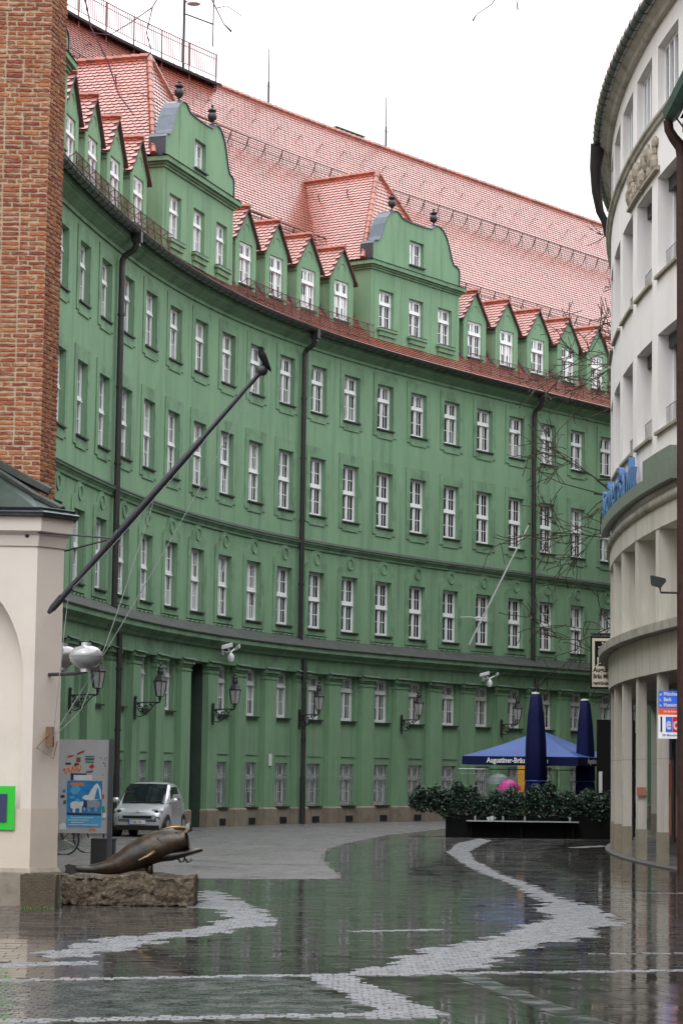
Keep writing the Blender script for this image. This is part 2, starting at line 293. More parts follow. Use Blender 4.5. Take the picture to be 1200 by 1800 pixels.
# ------------------------------------------------------------------ the curved plan of the green building
BAY = 2.46
XS = [-7.55,-7.16,-6.75,-6.29,-5.7,-5.01,-4.24,-3.37,-2.38,-1.27,-0.04,1.27,2.64,4.03,5.47,6.95,8.42,9.88,11.38]
YS = [68.23,70.65,73.05,75.45,77.87,80.24,82.58,84.85,87.1,89.28,91.42,93.5,95.56,97.56,99.55,101.54,103.51,105.46,107.41]
def plan_curve():
    a = math.atan2(YS[1]-YS[0], XS[1]-XS[0]); X = list(XS); Y = list(YS); h = a
    for k in range(8):
        h += math.radians(1.2); X.insert(0, X[0]-BAY*math.cos(h)); Y.insert(0, Y[0]-BAY*math.sin(h))
    h = math.radians(52.5)
    for k in range(12): X.append(X[-1]+BAY*math.cos(h)); Y.append(Y[-1]+BAY*math.sin(h))
    X = np.array(X); Y = np.array(Y); I = np.arange(len(X))-8.
    for _ in range(3):
        X[1:-1] = .25*X[:-2]+.5*X[1:-1]+.25*X[2:]; Y[1:-1] = .25*Y[:-2]+.5*Y[1:-1]+.25*Y[2:]
    T = np.linspace(I[1], I[-2], int((I[-2]-I[1])*16)+1)
    def cr(V):
        k = np.clip(np.floor(T-I[0]).astype(int), 1, len(V)-3); t = T-I[0]-k
        p0, p1, p2, p3 = V[k-1], V[k], V[k+1], V[k+2]
        return .5*(2*p1+(p2-p0)*t+(2*p0-5*p1+4*p2-p3)*t*t+(3*p1-p0-3*p2+p3)*t**3)
    cx, cy = cr(X), cr(Y); tx = np.gradient(cx); ty = np.gradient(cy); l = np.hypot(tx, ty)
    return T, cx, cy, tx/l, ty/l
CT, CX, CY, CTX, CTY = plan_curve()
def FP(i, d, z):
    x = np.interp(i, CT, CX); y = np.interp(i, CT, CY); tx = np.interp(i, CT, CTX); ty = np.interp(i, CT, CTY)
    return (float(x+d*ty), float(y-d*tx), float(z))
def FPa(i, d, z):
    x = np.interp(i, CT, CX); y = np.interp(i, CT, CY); tx = np.interp(i, CT, CTX); ty = np.interp(i, CT, CTY)
    return np.stack([x+d*ty, y-d*tx, z+0*x], -1)
def TH(i): return math.atan2(float(np.interp(i, CT, CTY)), float(np.interp(i, CT, CTX)))
OFF = 0.234                      # window axes lie at k + OFF
K0, K1 = -5, 21
IA, IB = K0+OFF-.5, K1+OFF+.5
def sweep(mb, prof, i0, i1, step=0.25, closed=True, cap=True):
    n = max(2, int(round((i1-i0)/step))+1); rings = []
    for i in np.linspace(i0, i1, n): rings.append([FP(i, d, z) for d, z in prof])
    return mb.loft(rings, cap=cap, closed=closed)

# ------------------------------------------------------------------ ground
g = MB(); g.add([(-900,-300,-0.06),(900,-300,-0.06),(900,1500,-0.06),(-900,1500,-0.06)], [(0,1,2,3)]); struct(put('ground', g, 'asphalt_wet'))
GREY = [(-30,15.0),(-30,120),(20,120),(9.5,98),(3.72,84.54),(1.52,75.23),(0.27,66.42),(-0.24,61.39),(-0.37,56.06),(-0.23,51.05),(0.09,44.48),(-1.22,43.9),(-2.52,43.8),(-9,43.5),(-9,15)]
gm = MB(); gm.prism(GREY, lambda x, y: (x, y, 0.004), lambda x, y: (x, y, -0.05)); struct(put('road', gm, 'grey_setts'))
BANDS = [[(4.19,72.79),(3.33,67.84),(2.69,60.04),(2.71,51.17),(3.09,43.16),(3.17,37.11),(2.88,35.82),(2.96,33.24),(2.5,32.16),(2.15,30.5),(1.58,28.48),(1.0,27.2),(0.63,25.6),(0.23,24.16),(0.06,23.73),(0.67,23.7),(1.38,24.7),(1.71,26.02),(2.16,27.68),(2.73,28.99),(3.18,30.18),(3.11,31.36),(3.63,31.81),(3.75,33.81),(3.8,35.32),(3.52,39.03),(3.36,43.24),(3.15,48.2),(3.04,54.86),(3.26,61.12),(4.41,71.12)],
         [(-3.09,25.94),(-2.86,26.82),(-2.66,27.97),(-2.41,28.74),(-1.97,29.64),(-1.74,30.22),(-1.57,31.03),(-1.43,32.62),(-1.57,34.17),(-2.0,34.77),(-2.09,39.29),(-1.86,39.73),(-1.47,36.4),(-1.13,34.98),(-0.92,33.38),(-0.81,31.2),(-1.16,30.56),(-1.48,29.23),(-1.94,28.16),(-2.1,26.96),(-2.37,26.49),(-2.57,25.49),(-2.89,25.2)],
         [(-0.21,23.62),(0.13,23.75),(0.83,20.14),(0.76,19.67),(0.23,19.6),(0.33,20.3),(-0.15,23.0)], [(-3.33,24.6),(-2.44,24.95),(-2.36,24.5),(-3.22,24.15)]]
LINES = [((-6,21.5),(-3.05,22.6),(0.06,23.73),(3.47,24.78),(9,26.6),0.10),((-6,17.75),(-2.56,19.0),(0.33,19.93),(0.78,19.98),(0.8,19.99),0.13),
         ((0.28,30.11),(0.6,30.28),(0.9,30.45),(1.1,30.55),(1.2,30.62),0.10),((4.6,40.6),(5.0,40.7),(5.4,40.8),(5.8,40.9),(6.2,41.0),0.05),((6.28,65.13),(6.5,65.6),(6.8,66.2),(7.0,66.6),(7.2,67.0),0.2),
         ((2.6,26.8),(3.0,26.95),(3.6,27.1),(4.4,27.35),(6,27.8),0.035)]
DARK = [(-6,21.6),(-2.55,22.62),(-0.36,23.48),(0.26,19.95),(-2.58,19.12),(-6,17.9)]
STRIP = [(1.16,23.75),(1.37,23.8),(2.45,17.6),(2.25,17.6)]
def line_dist(x, y, ln):
    d = np.full(np.shape(x), 1e9); P = ln[:-1]
    for a, b in zip(P[:-1], P[1:]):
        ax, ay = a; bx, by = b; t = np.clip(((x-ax)*(bx-ax)+(y-ay)*(by-ay))/((bx-ax)**2+(by-ay)**2), 0, 1)
        d = np.minimum(d, np.hypot(x-ax-t*(bx-ax), y-ay-t*(by-ay)))
    return d
def on_line(x, y):
    r = np.zeros(np.shape(x), bool)
    for ln in LINES: r |= line_dist(x, y, ln) < ln[-1]
    return r
_teeth = np.random.default_rng(5).uniform(-.14, .14, 400)
def on_band(x, y):
    # the bands are laid to whole paver courses, so their edges step in and out every second course
    r = np.zeros(np.shape(x), bool); k = np.clip(((np.asarray(y)-17.1)/0.40).astype(int), 0, 399); amp = np.clip((60-np.asarray(y))/25, 0.15, 1)
    for j, b in enumerate(BANDS): r |= in_poly(x+_teeth[k]*amp*(1 if j < 2 else .25), y, b)
    return r
def line1_y(x): return np.interp(x, [-6,-3.05,0.06,3.47,9], [21.5,22.6,23.73,24.78,26.6])
def stones(cx, cy, lx, ly, ang, ztop, zvar, tilt, bev, bot=-0.05):
    """many block stones: returns verts and quads (top, bevel, sides)"""
    n = len(cx); ca, sa = np.cos(ang), np.sin(ang)
    z = ztop + RNG.normal(0, zvar, n); tx = RNG.normal(0, tilt, n); ty = RNG.normal(0, tilt, n)
    def ring(hx, hy, dz):
        out = []
        for sx_, sy_ in ((-1,-1),(1,-1),(1,1),(-1,1)):
            u = sx_*hx; v = sy_*hy
            out.append(np.stack([cx+u*ca-v*sa, cy+u*sa+v*ca, z+dz+u*tx+v*ty], -1))
        return np.stack(out, 1)
    top = ring(lx/2-bev, ly/2-bev, 0); mid = ring(lx/2, ly/2, -bev*0.8); low = ring(lx/2, ly/2, 0); low[:, :, 2] = bot
    V = np.concatenate([top, mid, low], 1)              # n,12,3
    b = (np.arange(n)*12)[:, None]
    q = [[0,1,2,3]] + [[k, 4+k, 4+(k+1) % 4, (k+1) % 4] for k in range(4)] + [[4+k, 8+k, 8+(k+1) % 4, 4+(k+1) % 4] for k in range(4)]
    F = np.concatenate([b+np.array(f)[None, :] for f in q], 0)
    F = F[:, ::-1]
    F[:n] = F[:n, ::-1]
    return V.reshape(-1, 3), F
bed = MB(); bed.add([(-10,14,-0.006),(14,14,-0.006),(14,110,-0.006),(-10,110,-0.006)], [(0,1,2,3)])
pavement = struct(put('pavement', bed, 'joint_bed'))
def in_grey(x, y): return in_poly(x, y, GREY)
# main field: running bond, rows across the view
PL, PW = 0.34, 0.20
rows = np.arange(17.0, 100.0, PW); cxs = []; cys = []
for r, y in enumerate(rows):
    xx = np.arange(-8.0, 11.0, PL) + (0.5*PL if r % 2 else 0) + 0.03*math.sin(r*1.7); cxs.append(xx); cys.append(np.full_like(xx, y))
px = np.concatenate(cxs); py = np.concatenate(cys)
rot_zone = py < line1_y(px)
keep = ~in_grey(px, py) & ~on_band(px, py) & ~on_line(px, py) & ~rot_zone & (np.abs(px) < 0.16*py+2.2)
mx_, my_ = px[keep], py[keep]
# lower field, bond turned along the dark drain strip
ra = math.radians(-70); uu = np.arange(-16, 16, 0.40); vv = np.arange(-16, 16, 0.24)
U, Vv = np.meshgrid(uu, vv); U = U + (np.arange(len(vv)) % 2)[:, None]*0.2
qx = (1.7+U*math.cos(ra)-Vv*math.sin(ra)).ravel(); qy = (21+U*math.sin(ra)+Vv*math.cos(ra)).ravel()
k2 = (qy < line1_y(qx)-0.02) & (qy > 15.5) & ~on_band(qx, qy) & ~on_line(qx, qy) & ~in_poly(qx, qy, DARK) & ~in_poly(qx, qy, STRIP) & (np.abs(qx) < 5)
qx, qy = qx[k2], qy[k2]
# nearest 300 pavers that the picture shows are pieces of their own
ax = np.concatenate([qx, mx_]); ay = np.concatenate([qy, my_]); aa = np.concatenate([np.full(len(qx), ra), np.zeros(len(mx_))]); al = np.concatenate([np.full(len(qx), 0.392), np.full(len(mx_), PL-0.009)]); aw = np.concatenate([np.full(len(qx), 0.232), np.full(len(mx_), PW-0.010)])
vis = (np.abs(ax) < 0.1395*ay-0.12) & (ay > 18.75); order = np.where(vis)[0]; order = order[np.argsort(ay[order])][:300]
single = np.zeros(len(ax), bool); single[order] = True
pm = {}
for nm, l_, w_ in (('a', 0.392, 0.232), ('b', PL-0.009, PW-0.010)):
    V, F = stones(np.zeros(1), np.zeros(1), l_, w_, np.zeros(1), 0.0, 0, 0, 0.0020); pm[nm] = bigmesh('paver', V, [F], 'paver')
for j in order:
    o = link('paver', pm['a' if al[j] > 0.36 else 'b'], pavement, (ax[j], ay[j], random.gauss(0, 0.0008)), rot=(random.gauss(0, .0022), random.gauss(0, .0022), aa[j]))
r_ = ~single
V, F = stones(ax[r_], ay[r_], al[r_], aw[r_], aa[r_], 0.0, 0.0008, 0.0022, 0.0020)
stuff(link('distant_pavers', bigmesh('distant_pavers', V, [F], 'paver'), pavement))
rx, ry = np.meshgrid(np.arange(-9, 12, .23), np.arange(43.5, 99, .14)); rx = (rx+((np.arange(rx.shape[0]) % 2)*.115)[:, None]).ravel()+RNG.normal(0, .008, rx.size); ry = ry.ravel()
rk_ = in_grey(rx, ry) & (np.abs(rx) < .15*ry+1) & (rx > -.085*ry-1.2); V, F = stones(rx[rk_], ry[rk_], .221, .132, RNG.normal(0, .006, rk_.sum()), .007, .0010, .005, .0025, bot=-.01)
stuff(link('road_setts', bigmesh('road_setts', V, [F], 'road_sett'), pavement))
t_ = np.arange(0.02, 1, .052); V, F = stones(1.265+(2.35-1.265)*t_, 23.72+(17.6-23.72)*t_, 0.315, 0.26, np.full(len(t_), math.atan2(17.6-23.72, 2.35-1.265)), 0.0015, 0.0004, 0.001, 0.002)
stuff(link('drain_slabs', bigmesh('drain_slabs', V, [F], 'sett_dark'), pavement))
# light granite setts in the bands and lines, dark cobbles
gx, gy = np.meshgrid(np.arange(-7, 9.5, 0.105), np.arange(17, 74, 0.105)); gx = gx + ((np.arange(gx.shape[0]) % 2)*0.05)[:, None]; gx = gx.ravel() + RNG.normal(0, .006, gx.size); gy = gy.ravel() + RNG.normal(0, .006, gx.size)
lb = (on_band(gx, gy) | on_line(gx, gy)) & ~in_grey(gx, gy) & (np.abs(gx) < 0.16*gy+1.5)
V, F = stones(gx[lb], gy[lb], 0.097, 0.097, RNG.normal(0, .05, lb.sum()), 0.003, 0.0018, 0.012, 0.006)
stuff(link('light_setts', bigmesh('light_setts', V, [F], 'sett_light'), pavement))
dk = in_poly(gx, gy, DARK) & ~on_band(gx, gy) & ~on_line(gx, gy) & (np.abs(gx) < 6)
V, F = stones(gx[dk], gy[dk]+0.025*np.sin(gx[dk]*9), 0.098, 0.098, RNG.normal(0, .06, dk.sum()), 0.0, 0.0012, 0.006, 0.003)
stuff(link('dark_cobbles', bigmesh('dark_cobbles', V, [F], 'sett_dark'), pavement))

# ------------------------------------------------------------------ green building
GB = thing('green_building', 'long curved green building with white windows, dormers and red tiled roof', 'building', (0, 95, 0))
ROWS = {'ground': (0.65, 2.18, .53), 'mezz': (3.78, 5.40, .55), 'first': (7.10, 9.18, .575), 'second': (11.27, 13.41, .575), 'third': (15.09, 16.83, .575)}
ZB = [0, .65, 2.18, 3.78, 5.40, 7.10, 9.18, 11.27, 13.41, 15.09, 16.83, 18.05]
OPEN = {1: .53, 3: .55, 5: .575, 7: .575, 9: .575}
SB = [-1.23, -.8, -.575, -.55, -.53, 0, .53, .55, .575, .8, 1.23]
GATE = 5
wl = MB()
for k in range(K0, K1+1):
    ic = k+OFF; f = lambda s, d, z: FP(ic+s/BAY, d, z)
    for b in range(len(ZB)-1):
        hw = OPEN.get(b, 0)
        if k == GATE and b < 4: hw = .8
        for s0, s1 in zip(SB[:-1], SB[1:]):
            if max(abs(s0), abs(s1)) <= hw+1e-6: continue
            wl.add([f(s0,0,ZB[b]), f(s1,0,ZB[b]), f(s1,0,ZB[b+1]), f(s0,0,ZB[b+1])], [(0,1,2,3)])
        if hw and not (k == GATE and b < 4):
            z0, z1, D = ZB[b], ZB[b+1], -.25
            for q in ([(-hw,0,z0),(-hw,D,z0),(-hw,D,z1),(-hw,0,z1)], [(hw,0,z0),(hw,D,z0),(hw,D,z1),(hw,0,z1)], [(-hw,0,z1),(hw,0,z1),(hw,D,z1),(-hw,D,z1)], [(-hw,0,z0),(hw,0,z0),(hw,D,z0),(-hw,D,z0)]):
                wl.add([f(*p) for p in q], [(0,1,2,3)])
put('wall', wl, 'green_render', GB, world=True)
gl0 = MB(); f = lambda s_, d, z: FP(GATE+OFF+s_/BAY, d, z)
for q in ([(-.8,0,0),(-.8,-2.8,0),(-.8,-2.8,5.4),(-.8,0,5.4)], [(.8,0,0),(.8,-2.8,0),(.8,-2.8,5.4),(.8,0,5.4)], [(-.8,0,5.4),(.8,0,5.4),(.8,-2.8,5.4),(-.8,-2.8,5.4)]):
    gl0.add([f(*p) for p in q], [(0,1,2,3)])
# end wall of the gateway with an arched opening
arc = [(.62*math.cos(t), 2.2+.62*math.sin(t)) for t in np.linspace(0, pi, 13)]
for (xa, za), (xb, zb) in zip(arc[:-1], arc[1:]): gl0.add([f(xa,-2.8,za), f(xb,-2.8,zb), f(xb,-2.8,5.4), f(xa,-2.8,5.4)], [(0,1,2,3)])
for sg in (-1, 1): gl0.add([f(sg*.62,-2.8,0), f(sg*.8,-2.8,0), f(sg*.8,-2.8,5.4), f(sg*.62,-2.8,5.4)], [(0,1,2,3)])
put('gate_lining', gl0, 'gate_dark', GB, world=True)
gd = MB(); f = lambda s, d, z: FP(GATE+OFF+s/BAY, d, z)
gd.box(-.7, .7, -3.3, -3.15, 0, 3.0, lambda x, y, z: f(x, y, z)); put('gate_door', gd, 'wood', GB, world=True)
gj = MB(); gj.box(.70, .80, -2.2, -1.3, 0.0, 5.2, lambda x, y, z: f(x, y, z)); put('gate_jamb_stone', gj, 'bank_dado', GB, world=True)

def window_frame(W, H, tr, fw=.075, y0=.15, cas=2):
    """outer frame, transom, mullion and sash bars; rows above / below the transom and pane list"""
    m = MB(); h = W/2
    m.box(-h, -h+fw, y0, y0+.10, 0, H); m.box(h-fw, h, y0, y0+.10, 0, H)
    m.box(-h+fw, h-fw, y0, y0+.10, H-fw, H); m.box(-h+fw, h-fw, y0, y0+.10, 0, fw)
    zt, rt, rb = tr; panes = []
    secs = [(fw, H-fw, rb)] if zt is None else [(fw, zt-.065, rb), (zt+.065, H-fw, rt)]
    if zt is not None:
        m.box(-h+fw, h-fw, y0-.035, y0+.10, zt-.065, zt+.065); m.box(-h+fw, h-fw, y0-.06, y0-.037, zt-.065, zt-.03)
    for za, zb, nr in secs:
        m.box(-.05, .05, y0-.01, y0+.095, za, zb)
        for x0, x1 in ((-h+fw, -.05), (.05, h-fw)):
            t = .035                                              # casement stiles and rails, set a little back
            m.box(x0, x0+t, y0+.02, y0+.075, za, zb); m.box(x1-t, x1, y0+.02, y0+.075, za, zb)
            m.box(x0+t, x1-t, y0+.02, y0+.075, za, za+t); m.box(x0+t, x1-t, y0+.02, y0+.075, zb-t, zb)
            xm = (x0+x1)/2; m.box(xm-.013, xm+.013, y0+.03, y0+.07, za+t, zb-t)
            for r in range(1, nr):
                zz = za+t+(zb-za-2*t)*r/nr
                m.box(x0+t, xm-.013, y0+.03, y0+.07, zz-.013, zz+.013); m.box(xm+.013, x1-t, y0+.03, y0+.07, zz-.013, zz+.013)
            zs = [za+t+(zb-za-2*t)*r/nr for r in range(nr+1)]
            for r in range(nr):
                for xa, xb in ((x0+t, xm), (xm, x1-t)): panes.append((xa, xb, y0+.05, zs[r], zs[r+1]))
    return m, panes
def glaze(panes, seed):
    rg = random.Random(seed); m = MB()
    for xa, xb, y, za, zb in panes:
        t1, t2 = rg.gauss(0, .006), rg.gauss(0, .006); w_, h_ = (xb-xa)/2, (zb-za)/2
        m.add([(xa, y-t1*w_-t2*h_, za), (xb, y+t1*w_-t2*h_, za), (xb, y+t1*w_+t2*h_, zb), (xa, y-t1*w_+t2*h_, zb)], [(0,1,2,3)])
    return m
def surround_plain(W, H):
    m = MB(); h = W/2; o = h+.27; y0, y1 = -.035, .02
    m.box(-o, -h, y0, y1, -.28, H+.40); m.box(h, o, y0, y1, -.28, H+.40); m.box(-h, h, y0, y1, H, H+.40); m.box(-h, h, y0, y1, -.36, -.06)
    return m
def surround_arch(W, H):
    m = MB(); h = W/2; o = h+.27; y0, y1 = -.04, .02
    m.box(-o, -h, y0, y1, -.25, H+.02); m.box(h, o, y0, y1, -.25, H+.02); m.box(-h, h, y0, y1, -.25, -.06)
    top = [(-o, H+.02), (-h, H+.02), (-h, H), (h, H), (h, H+.02), (o, H+.02), (o, H+.22), (o-.06, H+.33), (.52, H+.42), (.46, H+.58), (.30, H+.74), (.12, H+.80), (-.12, H+.80), (-.30, H+.74), (-.46, H+.58), (-.52, H+.42), (-o+.06, H+.33), (-o, H+.22)]
    m.prism(top, lambda x, z: (x, y0, z), lambda x, z: (x, y1, z))
    ring = [(.21*math.cos(t)*(1+.0*t), -.055, H+.48+.20*math.sin(t)) for t in np.linspace(0, 2*pi, 17)]
    m.tube(ring, .022, 5, cap=False)
    wav = [(-.85+1.7*j/44, -.045, -.36+.045*abs(math.sin(j*pi/11+.6))) for j in range(45)]; m.tube(wav, .018, 4)
    return m
def sill_mesh(W, t=.05, dpt=.10):
    m = MB(); m.box(-W/2-.05, W/2+.05, -dpt, .16, -t, 0); return m
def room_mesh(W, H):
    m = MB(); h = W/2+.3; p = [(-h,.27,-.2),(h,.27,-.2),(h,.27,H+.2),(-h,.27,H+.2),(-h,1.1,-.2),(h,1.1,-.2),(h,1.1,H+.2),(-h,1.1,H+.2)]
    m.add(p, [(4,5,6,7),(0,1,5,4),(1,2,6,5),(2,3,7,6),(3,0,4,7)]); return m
WT = {}
def wtype(nm, W, H, tr, surround=None, fw=.075, y0=.15, room=True):
    fm, panes = window_frame(W, H, tr, fw, y0)
    d = dict(frame=fm.mesh('window', 'window_white'), panes=panes, W=W, H=H,
             glaz=[glaze(panes, s).mesh('glazing', 'pane_glass') for s in range(4)], sill=sill_mesh(W).mesh('sill', 'sill_dark'))
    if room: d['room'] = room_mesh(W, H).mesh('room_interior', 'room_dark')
    if surround: d['sur'] = surround(W, H).mesh('surround', 'green_trim')
    c = MB()
    for x0 in (-W/2+.05, W/2-.38):
        pts = [(x0+.33*j/10, .29+.02*math.sin(j*2.2)) for j in range(11)]
        for (xa, ya), (xb, yb) in zip(pts[:-1], pts[1:]): c.add([(xa, ya, .05), (xb, yb, .05), (xb, yb, H-.02), (xa, ya, H-.02)], [(0,1,2,3)])
    d['curtain'] = c.mesh('curtain', 'curtain')
    rb = []
    for fr_ in (.25, .45, .8):
        c = MB(); c.box(-W/2+.08, W/2-.08, .255, .262, H*(1-fr_), H-.05); rb.append(c.mesh('roller_blind', 'roller_white'))
    d['rollers'] = rb
    c = MB(); c.box(-W/2+.08, W/2-.08, .262, .270, H*.50, H-.05); d['blind'] = c.mesh('blind', 'blind_beige')
    single = {}
    d['pane_mesh'] = single
    WT[nm] = d
wtype('ground', 1.06, 1.53, (1.02, 1, 2)); wtype('mezz', 1.10, 1.62, (1.14, 1, 2)); wtype('first', 1.15, 2.08, (1.08, 2, 2), surround_arch)
wtype('second', 1.15, 2.14, (1.10, 2, 2), surround_plain); wtype('third', 1.15, 1.74, (1.14, 1, 2), surround_plain)
wtype('dormer', 1.04, 1.52, (1.0, 1, 2), y0=.06, room=True); wtype('gable_small', 1.04, 1.0, (None, 0, 2), y0=.10)
gr = MB()
for x in np.linspace(-.44, .44, 6): gr.box(x-.012, x+.012, .015, .039, -.02, 1.5)
for z in (.05, .14, .62, 1.02, 1.12): gr.box(-.53, .53, .02, .034, z-.012, z+.012)
for x in np.linspace(-.352, .352, 5):
    for z in (.095, 1.07): gr.tube([(x+.05*math.cos(t), .027, z+.04*math.sin(t)) for t in np.linspace(0, 2*pi, 9)], .009, 4, cap=False)
GRILLE = gr.mesh('grille', 'grille_white')
PANES_LEFT = 300
def add_glass(d, o, individually):
    global PANES_LEFT
    if individually and PANES_LEFT >= len(d['panes']):
        PANES_LEFT -= len(d['panes'])
        for j, (xa, xb, y, za, zb) in enumerate(d['panes']):
            key = (round(xb-xa, 4), round(zb-za, 4))
            if key not in d['pane_mesh']:
                m = MB(); m.box(-(xb-xa)/2, (xb-xa)/2, -.002, .002, -(zb-za)/2, (zb-za)/2); d['pane_mesh'][key] = m.mesh('pane', 'pane_glass')
            link('pane', d['pane_mesh'][key], o, ((xa+xb)/2, y, (za+zb)/2), rot=(random.gauss(0, .006), 0, random.gauss(0, .006)))
    else: stuff(link('glazing', random.choice(d['glaz']), o))
goff = origin_of(GB)
def fac_loc(i, d=0, z=0):
    p = FP(i, d, z); return (p[0]-goff.x, p[1]-goff.y, p[2])
for k in range(K0, K1+1):
    for row, (z0, z1, hw) in ROWS.items():
        if k == GATE and row in ('ground', 'mezz'): continue
        d = WT[row]; i = k+OFF
        o = link('window', d['frame'], GB, fac_loc(i, 0, z0), TH(i))
        add_glass(d, o, row in ('first', 'second') and 8 <= k <= 17)
        link('sill', d['sill'], o)
        if 'sur' in d: link('surround', d['sur'], o)
        if row == 'ground': link('grille', GRILLE, o)
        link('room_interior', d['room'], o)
        u = random.random()
        if row == 'first' and k >= 13: link('blind', d['blind'], o)
        elif row == 'mezz' and k >= 15: link('blind', d['blind'], o)
        elif row == 'ground': pass
        elif u < .36: link('curtain', d['curtain'], o)
        elif u < .52: link('roller_blind', random.choice(d['rollers']), o)

# ground floor order: pilasters, plinth stones, cornices
pl = MB(); pl.box(-.43, .43, -.20, .01, .62, 5.24); PIL = pl.mesh('pilaster', 'green_render')
cp = MB(); cp.box(-.46, .46, -.225, .01, 5.10, 5.16); cp.box(-.47, .47, -.24, .01, 5.24, 5.32); cp.box(-.52, .52, -.30, .01, 5.32, 5.448); CAP = cp.mesh('capital', 'green_trim')
fp_ = MB(); fp_.add([(-.56,-.37,5.47),(.56,-.37,5.47),(.56,-.24,5.53),(-.56,-.24,5.53),(-.56,-.37,5.455),(.56,-.37,5.455),(.56,-.24,5.515),(-.56,-.24,5.515)], [(0,1,2,3),(4,7,6,5),(0,4,5,1),(2,6,7,3),(0,3,7,4),(1,5,6,2)]); FLP = fp_.mesh('flashing', 'lead_light')
sb = MB()
def stone(mb, x0, x1, y0, y1, z0, z1, b=.02):
    mb.loft([[(x0,y0,z0),(x1,y0,z0),(x1,y1,z0),(x0,y1,z0)], [(x0,y0,z1-b),(x1,y0,z1-b),(x1,y1,z1-b),(x0,y1,z1-b)], [(x0+b,y0+b,z1),(x1-b,y0+b,z1),(x1-b,y1,z1),(x0+b,y1,z1)]])
stone(sb, -.50, .50, -.27, .0, -.02, .62, .05); PST = sb.mesh('plinth_stone', 'stone_base')
sb = MB(); stone(sb, -.727, .727, -.05, .0, -.02, .60); WST = sb.mesh('plinth_stone', 'stone_base')
vt = MB(); vt.box(-.10, .42, -.062, -.051, .06, .27)
VNT = vt.mesh('cellar_vent', 'iron_dark')
vb = MB()
for j in range(6): vb.box(-.09+j*.09, -.07+j*.09, -.075, -.063, .05, .28)
VBR = vb.mesh('vent_bars', 'iron_dark')
for k in range(K0, K1+1):
    i = k+OFF+.5; o = link('pilaster', PIL, GB, fac_loc(i), TH(i)); link('capital', CAP, o); link('flashing', FLP, o); link('plinth_stone', PST, o)
    if k != GATE:
        i = k+OFF; o = link('plinth_stone', WST, GB, fac_loc(i), TH(i)); v = link('cellar_vent', VNT, o); link('vent_bars', VBR, o)
        # panel edges between the two low windows
pn = MB(); pn.box(-.56, .56, -.03, .01, 2.44, 3.40); PNL = pn.mesh('panel_relief', 'green_render')
for k in range(K0, K1+1):
    if k != GATE: link('panel_relief', PNL, GB, fac_loc(k+OFF), TH(k+OFF))
c = MB(); sweep(c, [(.0,.005),(2.3,.004),(2.3,-.04),(.0,-.04)], IA, IB); struct(put('kerb_gutter', c, 'asphalt_wet'))
c = MB(); sweep(c, [(-.02,5.45),(.24,5.45),(.25,5.94),(.33,5.96),(.36,6.06),(.43,6.10),(.52,6.16),(.55,6.18),(.56,6.36),(.03,6.70),(-.02,6.70)], IA, IB); put('main_cornice', c, 'green_trim', GB, smooth=25, world=True)
c = MB(); sweep(c, [(.60,6.34),(.60,6.375),(.03,6.745),(-.01,6.745),(-.01,6.715),(.02,6.715),(.575,6.36)], IA, IB); put('cornice_flashing', c, 'lead_dark', GB, world=True)
c = MB(); sweep(c, [(-.02,9.98),(.05,9.98),(.06,10.05),(.10,10.09),(.12,10.13),(.17,10.16),(.18,10.22),(-.02,10.33)], IA, IB); put('string_course', c, 'green_trim', GB, smooth=25, world=True)
c = MB(); sweep(c, [(.19,10.205),(.195,10.235),(-.01,10.36),(-.01,10.335)], IA, IB); put('string_flashing', c, 'lead_dark', GB, world=True)
c = MB(); sweep(c, [(-.02,17.40),(.06,17.40),(.07,17.50),(.12,17.53),(.22,17.62),(.34,17.70),(.36,17.74),(.42,17.76),(.43,17.92),(.2,18.0),(-.02,18.0)], IA, IB); put('eaves_cornice', c, 'green_trim', GB, smooth=25, world=True)
gp = [(.60+.15*math.cos(t), 17.98+.15*math.sin(t)) for t in np.linspace(pi, 2*pi, 9)]+[(.60+.13*math.cos(t), 17.98+.13*math.sin(t)) for t in np.linspace(2*pi, pi, 9)]
c = MB(); sweep(c, gp, IA, IB); c.tube([FP(i, .755, 17.985) for i in np.arange(IA, IB, .25)], .022, 5)
for i in np.arange(IA+.1, IB, .22): c.tube([FP(i, .60+.158*math.cos(t), 17.98+.158*math.sin(t)) for t in np.linspace(pi, 2*pi, 7)], .012, 4)
put('gutter', c, 'gutter_dark', GB, smooth=40, world=True)
for i in (1.70, 8.66, 15.70):
    c = MB(); q = lambda d, z: FP(i, d, z)
    c.tube([q(.60,17.9), q(.60,17.55), q(.52,17.40), q(.24,17.22), q(.17,17.08), q(.17,16.9), q(.17,6.55)], .095, 9)
    c.box(-.10, .10, .46, .76, 17.62, 18.02, lambda x, y, z: FP(i+x/BAY, y, z)); c.box(-.08, .08, .50, .70, 17.5, 17.62, lambda x, y, z: FP(i+x/BAY, y, z))
    c.tube([q(.36,5.9), q(.36,1.6)], .085, 9); c.tube([q(.36,1.7), q(.36,.02)], .10, 9)
    for z in (15.4, 13.2, 10.9, 8.6): c.tube([q(.17,z), q(.17,z+.07)], .115, 9)
    for z in (4.8, 3.0): c.tube([q(.36,z), q(.36,z+.07)], .105, 9)
    put('downpipe', c, 'pipe_dark', GB, smooth=40, world=True)

